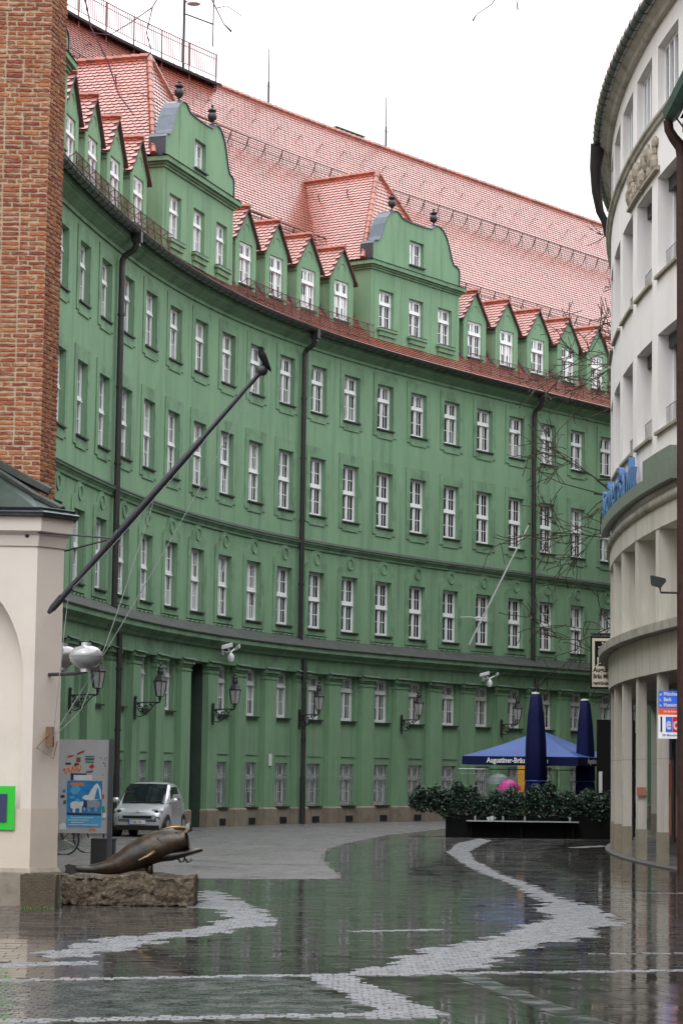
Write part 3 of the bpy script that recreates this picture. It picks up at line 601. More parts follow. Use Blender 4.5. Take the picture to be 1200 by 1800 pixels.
# ------------------------------------------------------------------ roof
RP = [(-.55, 18.02), (.6, 18.98), (8.5, 30.04)]
seg = [math.hypot(RP[j+1][0]-RP[j][0], RP[j+1][1]-RP[j][1]) for j in (0, 1)]
def roof_pos(i, v, h):
    v = np.asarray(v, float); t1 = v < seg[0]
    D = np.where(t1, RP[0][0]+(RP[1][0]-RP[0][0])*v/seg[0], RP[1][0]+(RP[2][0]-RP[1][0])*(v-seg[0])/seg[1])
    Z = np.where(t1, RP[0][1]+(RP[1][1]-RP[0][1])*v/seg[0], RP[1][1]+(RP[2][1]-RP[1][1])*(v-seg[0])/seg[1])
    nx = np.where(t1, -(RP[1][1]-RP[0][1])/seg[0], -(RP[2][1]-RP[1][1])/seg[1]); nz = np.where(t1, (RP[1][0]-RP[0][0])/seg[0], (RP[2][0]-RP[1][0])/seg[1])
    return FPa(i, -(D+nx*h), Z+nz*h)
def roof_z(D): return np.interp(D, [p[0] for p in RP], [p[1] for p in RP])
TE = 0.172; TW = 0.24
def tile_grid(u0, u1, v0, v1, us, inside=None, te=TE, tw=TW):
    U = []; V = []
    nv = int((v1-v0)/te)
    for r in range(nv):
        x = np.arange(u0, u1, tw*us) + (tw*us/2 if r % 2 else 0); U.append(x); V.append(np.full_like(x, v0+r*te))
    U = np.concatenate(U); V = np.concatenate(V)
    if inside is not None:
        k = inside(U, V); U, V = U[k], V[k]
    return U, V
TSH = [(-.5, 1.12, .004), (.5, 1.12, .004), (.5, .30, .026), (.33, .07, .0315), (0, -.03, .033), (-.33, .07, .0315), (-.5, .30, .026)]
def tile_mesh(name, pos, U, V, us, m='tile_red', te=TE, tw=TW):
    n = len(U); jit = RNG.normal(0, .0016, n); top = []; 
    for a, b, h in TSH: top.append(pos(U+a*tw*.97*us, V+b*te, h+jit*(h > .01)))
    low = [pos(U+a*tw*.97*us, V+b*te+.038, 0*U+.004) for a, b, h in TSH[2:]]
    P = np.stack(top+low, 1); nv = P.shape[1]; b = (np.arange(n)*nv)[:, None]
    F7 = b+np.arange(7)[None, :]; F4 = np.concatenate([b+np.array([2+j, 7+j, 8+j, 3+j])[None, :] for j in range(4)], 0)
    return bigmesh(name, P.reshape(-1, 3), [F7, F4], m)
bedm = MB()
ii = np.linspace(IA, IB+2, 110)
rings = [[FP(i, .55, 18.0), FP(i, -.6, 18.96), FP(i, -8.5, 30.02), FP(i, -17, 18.0)] for i in ii]
bedm.loft(rings, cap=False, closed=False)
ROOF = put('roof', bedm, 'tile_bed', GB, world=True)
U, V = tile_grid(IA, IB+1.9, 0.02, seg[0]+seg[1]-.1, 1/BAY)
me = tile_mesh('roof_tiles', roof_pos, U, V, 1/BAY); 
me.transform(Matrix.Translation((-goff.x, -goff.y, 0))); stuff(link('roof_tiles', me, ROOF))
rm = MB()
for i in np.arange(IA, IB+1.8, .15):
    a = FP(i, -8.5, 30.03); b = FP(i+.165, -8.5, 30.06); rm.tube([a, b], [.125, .14], 6)
stuff(put('ridge_tiles', rm, 'ridge_tile', ROOF, world=True))
# dry verge hooks near the ridge
hk = MB()
for i in np.arange(IA+.3, IB+1.5, .62):
    p = roof_pos(np.array([i]*3), np.array([13.4, 13.42, 13.25]), np.array([.02, .17, .20])); hk.tube([tuple(q) for q in p], .02, 4)
put('roof_hooks', hk, 'iron_rust', ROOF, world=True)
def guard(v, hgt, i0, i1, name):
    m = MB(); I = np.arange(i0, i1, .125)
    for h in (hgt, hgt*.66, hgt*.33): m.tube([tuple(q) for q in roof_pos(I, np.full_like(I, v+h*.55), np.full_like(I, h*.83+.04))], .03 if h == hgt else .012, 4)
    for i in np.arange(i0, i1, .46):
        a = roof_pos(np.array([i]*2), np.array([v, v+hgt*.55]), np.array([.04, hgt*.83+.04])); m.tube([tuple(a[0]), tuple(a[1])], .022, 4)
        a = roof_pos(np.array([i]*2), np.array([v-.28, v+hgt*.4]), np.array([.06, hgt*.62+.04])); m.tube([tuple(a[0]), tuple(a[1])], .014, 3)
    for i in np.arange(i0, i1, .055):
        a = roof_pos(np.array([i]*2), np.array([v, v+hgt*.55]), np.array([.04, hgt*.83+.04])); m.tube([tuple(a[0]), tuple(a[1])], .006, 3, cap=False)
    return put(name, m, 'iron_rust', ROOF, world=True)
def vD(D): return seg[0]+(D-.6)/(RP[2][0]-RP[1][0])*seg[1]
guard(vD(3.1), .50, IA, IB+1.5, 'snow_guard'); guard(vD(6.15), .50, IA, IB+1.5, 'snow_guard')
for i0, i1 in ((-4.5, -3.5), (-.62, 3.75), (6.65, 10.75), (13.65, 21)):
    m = MB(); I = np.linspace(i0, i1, max(3, int((i1-i0)*8)))
    for h in (.0, .28, .56): m.tube([FP(i, .22, 18.42+h) for i in I], .016, 4)
    for i in np.arange(i0, i1, .3): m.tube([FP(i, .30, 18.25), FP(i, .22, 19.0)], .020, 4); m.tube([FP(i, .22, 18.95), FP(i, -.1, 18.75)], .014, 3)
    for i in np.arange(i0, i1, .035): m.tube([FP(i, .22, 18.42), FP(i, .22, 18.98)], .006, 3, cap=False)
    put('eaves_guard', m, 'iron_rust', ROOF, world=True)
# railing on the ridge
m = MB(); q = lambda i, z, d=-8.2: FP(i, d, z); I = np.arange(IA, 11.16, .1)
for z in (30.25, 31.18, 30.98): m.tube([q(i, z) for i in I], .025 if z > 31 else .018, 4)
for i in np.arange(IA, 11.16, .055): m.tube([q(i, 30.25), q(i, 31.18)], .017, 3, cap=False)
for i in list(np.arange(11.14, IA, -.7)): m.tube([q(i, 29.6), q(i, 31.2)], .032, 4)
put('ridge_railing', m, 'rail_red', ROOF, world=True)
m = MB(); sweep(m, [(-8.05,29.86),(-8.0,29.94),(-8.9,30.12),(-8.9,30.02)], IA, 11.2); put('ridge_walkway', m, 'zinc', ROOF, world=True)
m = MB(); m.box(14.65, 15.4, -9.1, -8.55, 29.7, 30.22, lambda x, y, z: FP(x, y, z)); m.box(14.6, 15.45, -9.2, -8.45, 30.222, 30.28, lambda x, y, z: FP(x, y, z)); put('roof_hatch', m, 'copper_green', ROOF, world=True)
for i, z1 in ((12.69, 32.55), (16.11, 32.45)):
    m = MB(); m.tube([FP(i, -8.5, 30), FP(i, -8.5, 31.1)], .05, 6); m.tube([FP(i, -8.5, 31.1), FP(i, -8.5, z1)], .028, 6)
    for s_ in (-1, 1): m.tube([FP(i, -8.5, 31.0), FP(i+s_*.28, -8.5, 30.1)], .008, 3)
    put('antenna', m, 'pole_grey', ROOF, world=True)
m = MB(); i = 10.44; m.tube([FP(i, -8.5, 29.9), FP(i, -8.5, 34.2)], .06, 6); m.tube([FP(i, -8.5, 32.45), FP(i+.75, -8.5, 32.55)], .035, 5); m.tube([FP(i+.75, -8.5, 31.6), FP(i+.75, -8.5, 34.0)], .03, 5)
m.tube([FP(i, -8.5, 32.9), FP(i-.1, -8.0, 32.9)], .03, 5); put('antenna_mast', m, 'pole_grey', ROOF, world=True)
m = MB(); c0 = FP(i-.02, -8.0, 32.95); m.tube([(c0[0], c0[1], 32.75), (c0[0], c0[1], 33.4)], [.28, .24], 10); put('antenna_radome', m, 'cam_white', ROOF, smooth=40, world=True)

# ------------------------------------------------------------------ dormers
def plane_pos(O, Uv, Vv, Nv):
    O, Uv, Vv, Nv = map(np.array, (O, Uv, Vv, Nv))
    return lambda u, v, h: O+np.asarray(u)[..., None]*Uv+np.asarray(v)[..., None]*Vv+(np.asarray(h)+0*np.asarray(u))[..., None]*Nv
def slope_tiles(name, sgn, xe, ze, xr, zr, y0, y1, inside=None):
    """tiled slope from eave (xe,ze) to ridge (xr,zr) along local y0..y1, both in local coordinates"""
    L_ = math.hypot(xr-xe, zr-ze); V3 = ((xr-xe)/L_, 0, (zr-ze)/L_); N3 = (sgn*abs((zr-ze)/L_), 0, abs((xr-xe)/L_))
    pos = plane_pos((xe, y0, ze), (0, 1, 0), V3, N3)
    U, V = tile_grid(.13, y1-y0+.1, 0, L_+.05, 1.0, inside)
    return tile_mesh(name, pos, U, V, 1.0)
DW = WT['dormer']; fy = .5
dm = MB(); hw, ww, zs, zt, ze, za = .86, .52, 19.03, 20.55, 20.72, 21.78
for a, b in ((-hw, -ww), (ww, hw)): dm.add([(a,fy,18.3),(b,fy,18.3),(b,fy,ze),(a,fy,ze)], [(0,1,2,3)])
dm.add([(-ww,fy,18.3),(ww,fy,18.3),(ww,fy,zs),(-ww,fy,zs)], [(0,1,2,3)]); dm.add([(-ww,fy,zt),(ww,fy,zt),(ww,fy,ze),(-ww,fy,ze)], [(0,1,2,3)])
dm.add([(-hw,fy,ze),(hw,fy,ze),(0,fy,za)], [(0,1,2)])
for s_ in (-1, 1): dm.add([(s_*hw,fy,18.3),(s_*hw,2.9,18.3),(s_*hw,2.9,ze),(s_*hw,fy,ze)], [(0,1,2,3)])
for q4 in ([(-ww,zs),(-ww,zt)], [(ww,zs),(ww,zt)], [(-ww,zt),(ww,zt)], [(-ww,zs),(ww,zs)]):
    (xa, z_a), (xb, z_b) = q4; dm.add([(xa,fy,z_a),(xb,fy,z_b),(xb,fy+.2,z_b),(xa,fy+.2,z_a)], [(0,1,2,3)])
dm.tube([(.26*math.cos(t), fy-.005, 21.0+.24*math.sin(t)) for t in np.linspace(-.1, pi+.1, 11)], .02, 4)
for s_ in (-1, 1):
    for z_, t_ in ((20.36, .035), (20.52, .06)): dm.box(min(s_*hw, s_*(hw+t_)), max(s_*hw, s_*(hw+t_)), fy+.02, 2.2, z_, z_+.11)
DORM = dm.mesh('dormer', 'green_render')
dr = MB()
for s_ in (-1, 1): dr.add([(s_*1.03, fy-.12, 20.56),(0, fy-.12, 21.84),(0, 2.9, 21.84),(s_*1.03, 2.9, 20.56),(s_*1.03, fy-.12, 20.50),(0, fy-.12, 21.78),(0, 2.9, 21.78),(s_*1.03, 2.9, 20.50)], [(0,1,2,3),(4,5,6,7),(0,1,5,4),(0,3,7,4)])
DROOF = dr.mesh('dormer_roof', 'iron_rust')
DT = [slope_tiles('roof_tiles', s_, s_*1.05, 20.55, 0, 21.85, fy-.13, 2.75) for s_ in (-1, 1)]
rt = MB()
for y in np.arange(fy-.16, 2.8, .3): rt.tube([(0, y, 21.88), (0, y+.32, 21.90)], [.085, .1], 6)
RT = rt.mesh('ridge_tile', 'ridge_tile')
fl = MB()
for s_ in (-1, 1):
    fl.tube([(s_*(hw+.03), fy-.02, 18.92), (s_*(hw+.03), 2.0, 21.0)], .05, 4)
FLA = fl.mesh('flashing', 'sill_dark')
for k in list(range(0, 4))+list(range(7, 11))+list(range(14, 21))+[-4]:
    i = k+OFF; o = link('dormer', DORM, GB, fac_loc(i), TH(i))
    link('dormer_roof', DROOF, o)
    for t in DT: stuff(link('roof_tiles', t, o))
    link('ridge_tile', RT, o); link('flashing', FLA, o)
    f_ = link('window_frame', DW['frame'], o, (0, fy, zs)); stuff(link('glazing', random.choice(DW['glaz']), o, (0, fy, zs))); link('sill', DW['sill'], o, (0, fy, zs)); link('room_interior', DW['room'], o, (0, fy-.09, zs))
    if random.random() < .6: link('curtain', DW['curtain'], o, (0, fy-.08, zs))

# ------------------------------------------------------------------ curved gables with their cross roofs
GH = 3.25; gy = .15
prof = [(3.2,21.66),(3.2,22.34),(3.12,22.44),(2.98,22.50),(2.84,22.50),(2.74,22.56),(2.62,22.72),(2.50,22.98),(2.38,23.26),(2.20,23.55),(1.98,23.77),(1.74,23.89),(1.50,23.92),(1.34,23.88),(1.20,23.78),(1.06,23.70),(.5,23.66)]
outl = prof+[(-x, z) for x, z in reversed(prof)]
gb = MB()
wins = [(-2.16, .52, 19.10, 20.62), (0, .52, 19.10, 20.62), (2.16, .52, 19.10, 20.62)]
xs = [-GH, -2.68, -1.64, -.52, .52, 1.64, 2.68, GH]
for x0, x1 in zip(xs[:-1], xs[1:]):
    op = any(abs((x0+x1)/2-c0) < .1 for c0, *_ in wins)
    for z0, z1 in ((17.9, 19.10), (19.10, 20.62), (20.62, 21.36)):
        if op and z0 == 19.10: continue
        gb.add([(x0,gy,z0),(x1,gy,z0),(x1,gy,z1),(x0,gy,z1)], [(0,1,2,3)])
for c0, h_, z0, z1 in wins:
    for q4 in ([(c0-h_,z0),(c0-h_,z1)], [(c0+h_,z0),(c0+h_,z1)], [(c0-h_,z1),(c0+h_,z1)], [(c0-h_,z0),(c0+h_,z0)]):
        (xa, z_a), (xb, z_b) = q4; gb.add([(xa,gy,z_a),(xb,gy,z_b),(xb,gy+.25,z_b),(xa,gy+.25,z_a)], [(0,1,2,3)])
for s_ in (-1, 1): gb.add([(s_*GH,gy,17.9),(s_*GH,3.4,17.9),(s_*GH,3.4,21.4),(s_*GH,gy,21.4)], [(0,1,2,3)])
# upper gable wall with one window: strips between outline and opening
zlo, zhi, hx = 21.98, 22.98, .52
def top_at(x): return float(np.interp(abs(x), [p[0] for p in reversed(prof)], [p[1] for p in reversed(prof)])) if abs(x) < 3.199 else 22.34
gx_ = sorted(set([round(s_*p[0], 3) for p in prof for s_ in (-1, 1)]+[-.52, .52, 0]))
for x0, x1 in zip(gx_[:-1], gx_[1:]):
    if x1-x0 < 1e-4: continue
    z0a, z1a = top_at(x0), top_at(x1)
    if abs((x0+x1)/2) < hx:
        gb.add([(x0,gy,21.66),(x1,gy,21.66),(x1,gy,zlo),(x0,gy,zlo)], [(0,1,2,3)]); gb.add([(x0,gy,zhi),(x1,gy,zhi),(x1,gy,z1a),(x0,gy,z0a)], [(0,1,2,3)])
    else: gb.add([(x0,gy,21.66),(x1,gy,21.66),(x1,gy,z1a),(x0,gy,z0a)], [(0,1,2,3)])
for q4 in ([(-hx,zlo),(-hx,zhi)], [(hx,zlo),(hx,zhi)], [(-hx,zhi),(hx,zhi)], [(-hx,zlo),(hx,zlo)]):
    (xa, z_a), (xb, z_b) = q4; gb.add([(xa,gy,z_a),(xb,gy,z_b),(xb,gy+.25,z_b),(xa,gy+.25,z_a)], [(0,1,2,3)])
gb.prism(outl, lambda x, z: (x*.995, gy+.46, z-.01), lambda x, z: (x*.995, gy+.47, z-.01))
GABLE = gb.mesh('gable', 'green_render')
co = MB()
op_ = [(3.2, 21.7)]+prof[1:]; oo = op_+[(-x, z) for x, z in reversed(op_)]
for (xa, z_a), (xb, z_b) in zip(oo[:-1], oo[1:]):
    dx, dz = xb-xa, z_b-z_a; l = math.hypot(dx, dz)
    if l < 1e-5: continue
    nx, nz = dz/l*.035, -dx/l*.035
    co.add([(xa,gy-.05,z_a),(xb,gy-.05,z_b),(xb,gy+.55,z_b),(xa,gy+.55,z_a),(xa+nx,gy-.05,z_a+nz),(xb+nx,gy-.05,z_b+nz),(xb+nx,gy+.55,z_b+nz),(xa+nx,gy+.55,z_a+nz)], [(0,1,2,3),(4,5,6,7),(0,1,5,4),(3,2,6,7)])
COPE = co.mesh('coping', 'zinc', smooth=False)
cn = MB()
for o1, z0, z1 in ((.06, 21.34, 21.42), (.12, 21.42, 21.50), (.22, 21.50, 21.66)):
    cn.box(-GH-o1, GH+o1, gy-o1, gy+.001+.0, z0, z1); 
    for s_ in (-1, 1): cn.box(min(s_*GH, s_*(GH+o1)), max(s_*GH, s_*(GH+o1)), gy+.002, 2.9, z0, z1)
CORN = cn.mesh('cornice', 'green_trim')
cf = MB(); cf.add([(-GH-.26,gy-.26,21.665),(GH+.26,gy-.26,21.665),(GH+.26,gy+.02,21.75),(-GH-.26,gy+.02,21.75)], [(0,1,2,3)]); cf.add([(-GH-.26,gy-.26,21.664),(-GH-.26,2.9,21.664),(-GH+.05,2.9,21.75),(-GH+.05,gy-.0,21.75)], [(0,1,2,3)])
CFL = cf.mesh('cornice_flashing', 'lead_dark')
gs = MB()
gs.box(-.68, .68, gy-.16, gy-.001, 18.98, 19.06); gs.box(-.6, .6, gy-.11, gy-.001, 18.80, 18.98); gs.box(-.55, .55, gy-.05, gy-.001, 18.62, 18.80)
GSILL = gs.mesh('sill_moulding', 'green_trim')
gl_ = MB()
gl_.box(-.012, .012, gy-.008, gy+.01, 18.6, 21.2)
GLIN = gl_.mesh('relief_line', 'green_trim')
ur = MB(); ur.lathe([(.10,0),(.10,.04),(.045,.07),(.035,.14),(.06,.17),(.14,.24),(.165,.33),(.15,.42),(.10,.47),(.085,.50),(.15,.53),(.155,.57),(.05,.60),(.03,.66),(.05,.69),(.04,.74),(.0,.76)], n=12); URN = ur.mesh('urn', 'iron_dark', smooth=45)
RZ = 26.05; zev = 21.72; rev = 3.42                                 # ridge height, eave
cr_ = MB(); yb = 6.2; yh = 2.1
cr_.add([(-rev,gy+.3,zev),(rev,gy+.3,zev),(0,yh,RZ),(0,yb,RZ),(-rev,yb,zev),(rev,yb,zev)], [(0,2,3,4),(1,2,3,5),(0,1,2)])
CROOF = cr_.mesh('cross_roof', 'tile_bed')
def hip_in(U, V):
    L_ = math.hypot(rev, RZ-zev); return (U > (yh-gy-.3)*V/L_+.02)
CT_ = [slope_tiles('roof_tiles', s_, s_*rev, zev, 0, RZ, gy+.3, yb, hip_in) for s_ in (-1, 1)]
Lh = math.hypot(yh-gy-.3, RZ-zev); posh = plane_pos((0, gy+.3, zev), (1,0,0), (0,(yh-gy-.3)/Lh,(RZ-zev)/Lh), (0,-(RZ-zev)/Lh,(yh-gy-.3)/Lh))
U, V = tile_grid(-rev, rev, 0, Lh, 1.0, lambda u, v: np.abs(u) < rev*(1-v/Lh)-.05); CT_.append(tile_mesh('roof_tiles', posh, U, V, 1.0))
hp = MB()
for y in np.arange(yh-.05, yb, .33): hp.tube([(0,y,RZ+.03),(0,y+.35,RZ+.05)], [.11,.125], 6)
for s_ in (-1, 1):
    A = Vector((s_*rev, gy+.3, zev+.03)); Bv = Vector((0, yh, RZ+.04)); nn = 15
    for j in range(nn): hp.tube([A.lerp(Bv, (j+1.05)/nn), A.lerp(Bv, j/nn)], [.10,.12], 6)
HIP = hp.mesh('ridge_tile', 'ridge_tile')
hk = MB()
for y in (2.9, 4.3):
    for s_ in (-1, 1): hk.tube([(s_*.9, y, RZ-1.1), (s_*1.0, y, RZ-.85), (s_*.85, y, RZ-.8)], .025, 4)
HOOK = hk.mesh('roof_hook', 'iron_rust')
for k in (-2, 5, 12):
    i = k+OFF; o = link('gable', GABLE, GB, fac_loc(i), TH(i))
    for nm, me in (('coping', COPE), ('cornice', CORN), ('cornice_flashing', CFL), ('cross_roof', CROOF), ('ridge_tile', HIP), ('roof_hook', HOOK)): link(nm, me, o)
    for t in CT_: stuff(link('roof_tiles', t, o))
    for x in (-3.02, -1.08, 1.08, 3.02): link('relief_line', GLIN, o, (x, 0, 0))
    for s_ in (-1, 1): link('urn', URN, o, (s_*1.55, gy+.2, 23.93))
    for c0 in (-2.16, 0, 2.16):
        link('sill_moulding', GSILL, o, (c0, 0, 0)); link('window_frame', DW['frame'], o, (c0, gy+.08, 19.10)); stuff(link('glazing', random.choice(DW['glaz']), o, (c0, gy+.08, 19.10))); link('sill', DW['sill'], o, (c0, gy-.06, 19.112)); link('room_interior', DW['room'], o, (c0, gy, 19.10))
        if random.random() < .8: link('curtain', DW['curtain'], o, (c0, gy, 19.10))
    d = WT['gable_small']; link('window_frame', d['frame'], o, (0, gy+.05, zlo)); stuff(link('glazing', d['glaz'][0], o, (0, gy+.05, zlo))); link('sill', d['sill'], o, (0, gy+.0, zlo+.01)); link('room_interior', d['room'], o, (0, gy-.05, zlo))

# ------------------------------------------------------------------ bank building (convex, along the right of the street)
BK = thing('bank_building', 'pale curved bank building with deep windows above a colonnade', 'building', (9, 57, 0))
boff = origin_of(BK)
def BP(a, d, z):
    t = a/70.0; return (76.72-(70+d)*math.cos(t), 57+(70+d)*math.sin(t), z)
def bk_loc(a, d=0, z=0):
    p = BP(a, d, z); return (p[0]-boff.x, p[1]-boff.y, p[2]-boff.z)
def bk_rot(a): return pi/2 - a/70.0          # local x runs away along the wall, local y points into the building (to -normal)
def bsweep(mb, prof, a0, a1, step=1.0, cap=True):
    n = max(2, int(round((a1-a0)/step))+1); return mb.loft([[BP(a, d, z) for d, z in prof] for a in np.linspace(a0, a1, n)], cap=cap)
BSP = 2.82; A0 = -7.0; NB = range(-3, 10); aL, aR = A0+BSP*(-3)-.3, A0+BSP*10+.3
W0, W1 = .62, 2.74
b = MB()
zlev = [7.25, 9.35, 11.50, 12.80, 15.0, 16.38, 17.95, 18.4]
for k in NB:
    a = A0+BSP*k; cuts = [0, W0, (W0+W1)/2, W1, BSP]
    for zi in range(len(zlev)-1):
        z0, z1 = zlev[zi], zlev[zi+1]; op = zi in (1, 3, 5)
        for c0, c1 in zip(cuts[:-1], cuts[1:]):
            if op and c0 >= W0 and c1 <= W1: continue
            b.add([BP(a+c0,0,z0), BP(a+c1,0,z0), BP(a+c1,0,z1), BP(a+c0,0,z1)], [(0,1,2,3)])
        if op:
            D = -.34 if zi < 5 else -.16
            for q in ([(W0,z0),(W0,z1)], [(W1,z0),(W1,z1)], [(W0,z1),(W1,z1)], [(W0,z0),(W1,z0)]):
                (ca, za_), (cb, zb_) = q; b.add([BP(a+ca,0,za_), BP(a+cb,0,zb_), BP(a+cb,D,zb_), BP(a+ca,D,za_)], [(0,1,2,3)])
b.add([BP(aR,0,0), BP(aR,-12,0), BP(aR,-12,18.4), BP(aR,0,18.4)], [(0,1,2,3)])
put('upper_wall', b, 'bank_plaster', BK, world=True)
b = MB(); bsweep(b, [(0,18.4),(.12,18.4),(.16,18.5),(.30,18.6),(.34,18.68),(.34,18.75),(0,18.75)], aL, aR); put('eaves_cornice', b, 'bank_dirty', BK, smooth=30, world=True)
b = MB(); bsweep(b, [(.34+.15*math.cos(t), 18.74+.15*math.sin(t)) for t in np.linspace(0, 2*pi, 11)[:-1]], aL, aR)
for a in np.arange(aL, aR, .62): b.loft([[BP(a+da, .34+.163*math.cos(t), 18.74+.163*math.sin(t)) for t in np.linspace(0, 2*pi, 11)[:-1]] for da in (0, .035)])
put('gutter', b, 'gutter_dark', BK, smooth=40, world=True)
b = MB(); bsweep(b, [(.3,18.86),(-6,22.5),(-12,18.8)], aL, aR); put('roof', b, 'tile_red', BK, world=True)
b = MB(); b.tube([BP(7.0,.36,18.7), BP(7.2,.42,18.1), BP(7.35,.40,17.5), BP(7.6,.30,17.0), BP(7.8,.16,16.75), BP(7.9,.10,16.4)], [.20,.16,.13,.11,.10,.09], 9); put('downpipe', b, 'pipe_dark', BK, smooth=40, world=True)
b = MB(); bsweep(b, [(-.02,16.16),(.06,16.16),(.08,16.22),(.13,16.25),(.14,16.30),(-.02,16.34)], aL, aR); put('string_course', b, 'bank_dirty', BK, world=True)
# windows of the bank
def bank_window(W, H, bars, blind):
    m = MB(); fw = .08; m.box(0, fw, 0, .08, 0, H); m.box(W-fw, W, 0, .08, 0, H); m.box(fw, W-fw, 0, .08, H-fw, H); m.box(fw, W-fw, 0, .08, 0, fw)
    for x in bars: m.box(x-.06, x+.06, -.02, .08, fw, H-fw)
    g_ = MB(); g_.box(fw, W-fw, .045, .05, fw, H-fw); c = MB(); c.box(.02, W-.02, -.10, -.022, H-.30, H-.02) if blind else None
    r = MB(); r.add([(0,.09,0),(W,.09,0),(W,.09,H),(0,.09,H),(0,.9,0),(W,.9,0),(W,.9,H),(0,.9,H)], [(4,5,6,7),(0,1,5,4),(1,2,6,5),(2,3,7,6),(3,0,4,7)])
    cu = MB()
    for j in range(14): cu.add([(.1+(W-.2)*j/14, .3+.02*(j % 2), .05), (.1+(W-.2)*(j+1)/14, .3+.02*((j+1) % 2), .05), (.1+(W-.2)*(j+1)/14, .3+.02*((j+1) % 2), H-.05), (.1+(W-.2)*j/14, .3+.02*(j % 2), H-.05)], [(0,1,2,3)])
    rl = MB()
    for z in (.12, .55): rl.tube([(.05, -.16, z), (W-.05, -.16, z)], .012, 4)
    for x in np.arange(.08, W, .13): rl.tube([(x, -.16, .12), (x, -.16, .55)], .007, 3)
    return m.mesh('window', 'window_white'), g_.mesh('pane', 'pane_glass'), (c.mesh('blind_box', 'sill_dark') if blind else None), r.mesh('room_interior', 'room_dark'), cu.mesh('curtain', 'curtain'), rl.mesh('railing', 'grille_white')
WBK = bank_window(W1-W0, 2.15, (.72, 1.42), True); WBA = bank_window(W1-W0, 2.2, (.72, 1.42), True); WBT = bank_window(W1-W0, 1.57, (.55, 1.06, 1.57), False)
sl = MB(); sl.box(-.06, W1-W0+.06, -.42, .0, -.07, -.005); SLB = sl.mesh('sill', 'bank_dado')
for k in NB:
    a = A0+BSP*k+W0; am = a+(W1-W0)/2
    for wm, z, d in ((WBK, 9.35, -.34), (WBA, 12.80, -.34), (WBT, 16.38, -.16)):
        # window objects are straight: anchored at the near jamb and turned to the bay's chord
        p = BP(a, d, z); q = BP(a+W1-W0, d, z); rz = math.atan2(q[1]-p[1], q[0]-p[0])
        o = link('window', wm[0], BK, (p[0]-boff.x, p[1]-boff.y, z), rz); o.scale = (1, -1, 1)
        link('pane', wm[1], o); link('room_interior', wm[3], o)
        if wm[2]: link('blind_box', wm[2], o)
        link('curtain', wm[4], o)
        if z < 16:
            link('sill', SLB, o, (0, 0, 0)); link('railing', wm[5], o)
# carved relief over the second bay
b = MB(); rr = random.Random(4)
for j in range(60):
    a = rr.uniform(-4.3, -.4); z = rr.uniform(15.25, 15.85)-.08*abs(a+2.3)*0; c = BP(a, .02, z); b.sphere(c, rr.uniform(.08, .2), 7, 5, (.7, 1.0, 1.3))
bsweep(b, [(0,15.12),(.10,15.14),(.10,15.2),(0,15.24)], -4.5, -.3); put('carved_relief', b, 'bank_dado', BK, world=True)
# fascia, loggia and beam
b = MB(); bsweep(b, [(-.6,7.24),(.02,7.24),(.02,7.98),(-.6,7.98)], aL, aR); put('loggia_beam', b, 'bank_stone', BK, world=True)
b = MB(); bsweep(b, [(.0,7.70),(.06,7.70),(.10,7.74),(.12,7.81),(.10,7.88),(.06,7.92),(.0,7.92)], aL, aR); put('light_cove', b, 'bank_dirty', BK, smooth=50, world=True)
b = MB(); bsweep(b, [(-.75,4.95),(.30,4.95),(.32,5.13),(-.75,5.16)], aL, aR); put('ledge', b, 'bank_dirty', BK, world=True)
b = MB(); bsweep(b, [(-.5,4.12),(.04,4.12),(.06,4.94),(-.5,4.94)], aL, aR); put('colonnade_beam', b, 'bank_stone', BK, world=True)
b = MB(); bsweep(b, [(-.74,5.1),(-.70,5.1),(-.70,7.3),(-.74,7.3)], aL, aR); put('loggia_wall', b, 'bank_stone', BK, world=True)
b = MB(); bsweep(b, [(-3.4,4.14),(-.4,4.14),(-.4,4.3),(-3.4,4.3)], aL, aR); put('arcade_ceiling', b, 'bank_stone', BK, world=True)
b = MB(); bsweep(b, [(-1.34,0),(-1.3,0),(-1.3,4.2),(-1.34,4.2)], aL, aR); put('shop_wall', b, 'granite_dark', BK, world=True)
b = MB(); bsweep(b, [(-2.6,-.03),(.12,-.03),(.12,.03),(-2.6,.03)], aL, aR); put('arcade_floor', b, 'grey_setts', BK, world=True)
fin = MB(); fin.box(-.17, .17, -.70, .0, 5.12, 7.25); FIN = fin.mesh('loggia_fin', 'bank_stone')
lw = MB(); lw.box(.25, 2.5, -.69, -.64, 5.25, 7.1); LWN = lw.mesh('loggia_window', 'bank_plaster')
cl = MB(); cl.box(-.15, .15, -.22, -.02, .72, 4.12); CLM = cl.mesh('column', 'bank_stone')
cb = MB(); cb.box(-.16, .16, -.23, -.01, -.03, .72); CLB = cb.mesh('column_base', 'bank_dado')
jt = MB(); jt.box(-.152, .152, -.222, -.018, 2.28, 2.29); JNT = jt.mesh('column_joint', 'bank_dado')
for k in range(-3, 11):
    a = A0+BSP*k; p = bk_loc(a)
    # local -y is the building side here: rotate so that local y points to the street
    rz = math.atan2(BP(a+.01,0,0)[1]-BP(a,0,0)[1], BP(a+.01,0,0)[0]-BP(a,0,0)[0])
    link('loggia_fin', FIN, BK, p, rz)
    o = link('column', CLM, BK, p, rz); link('column_base', CLB, o); link('column_joint', JNT, o)
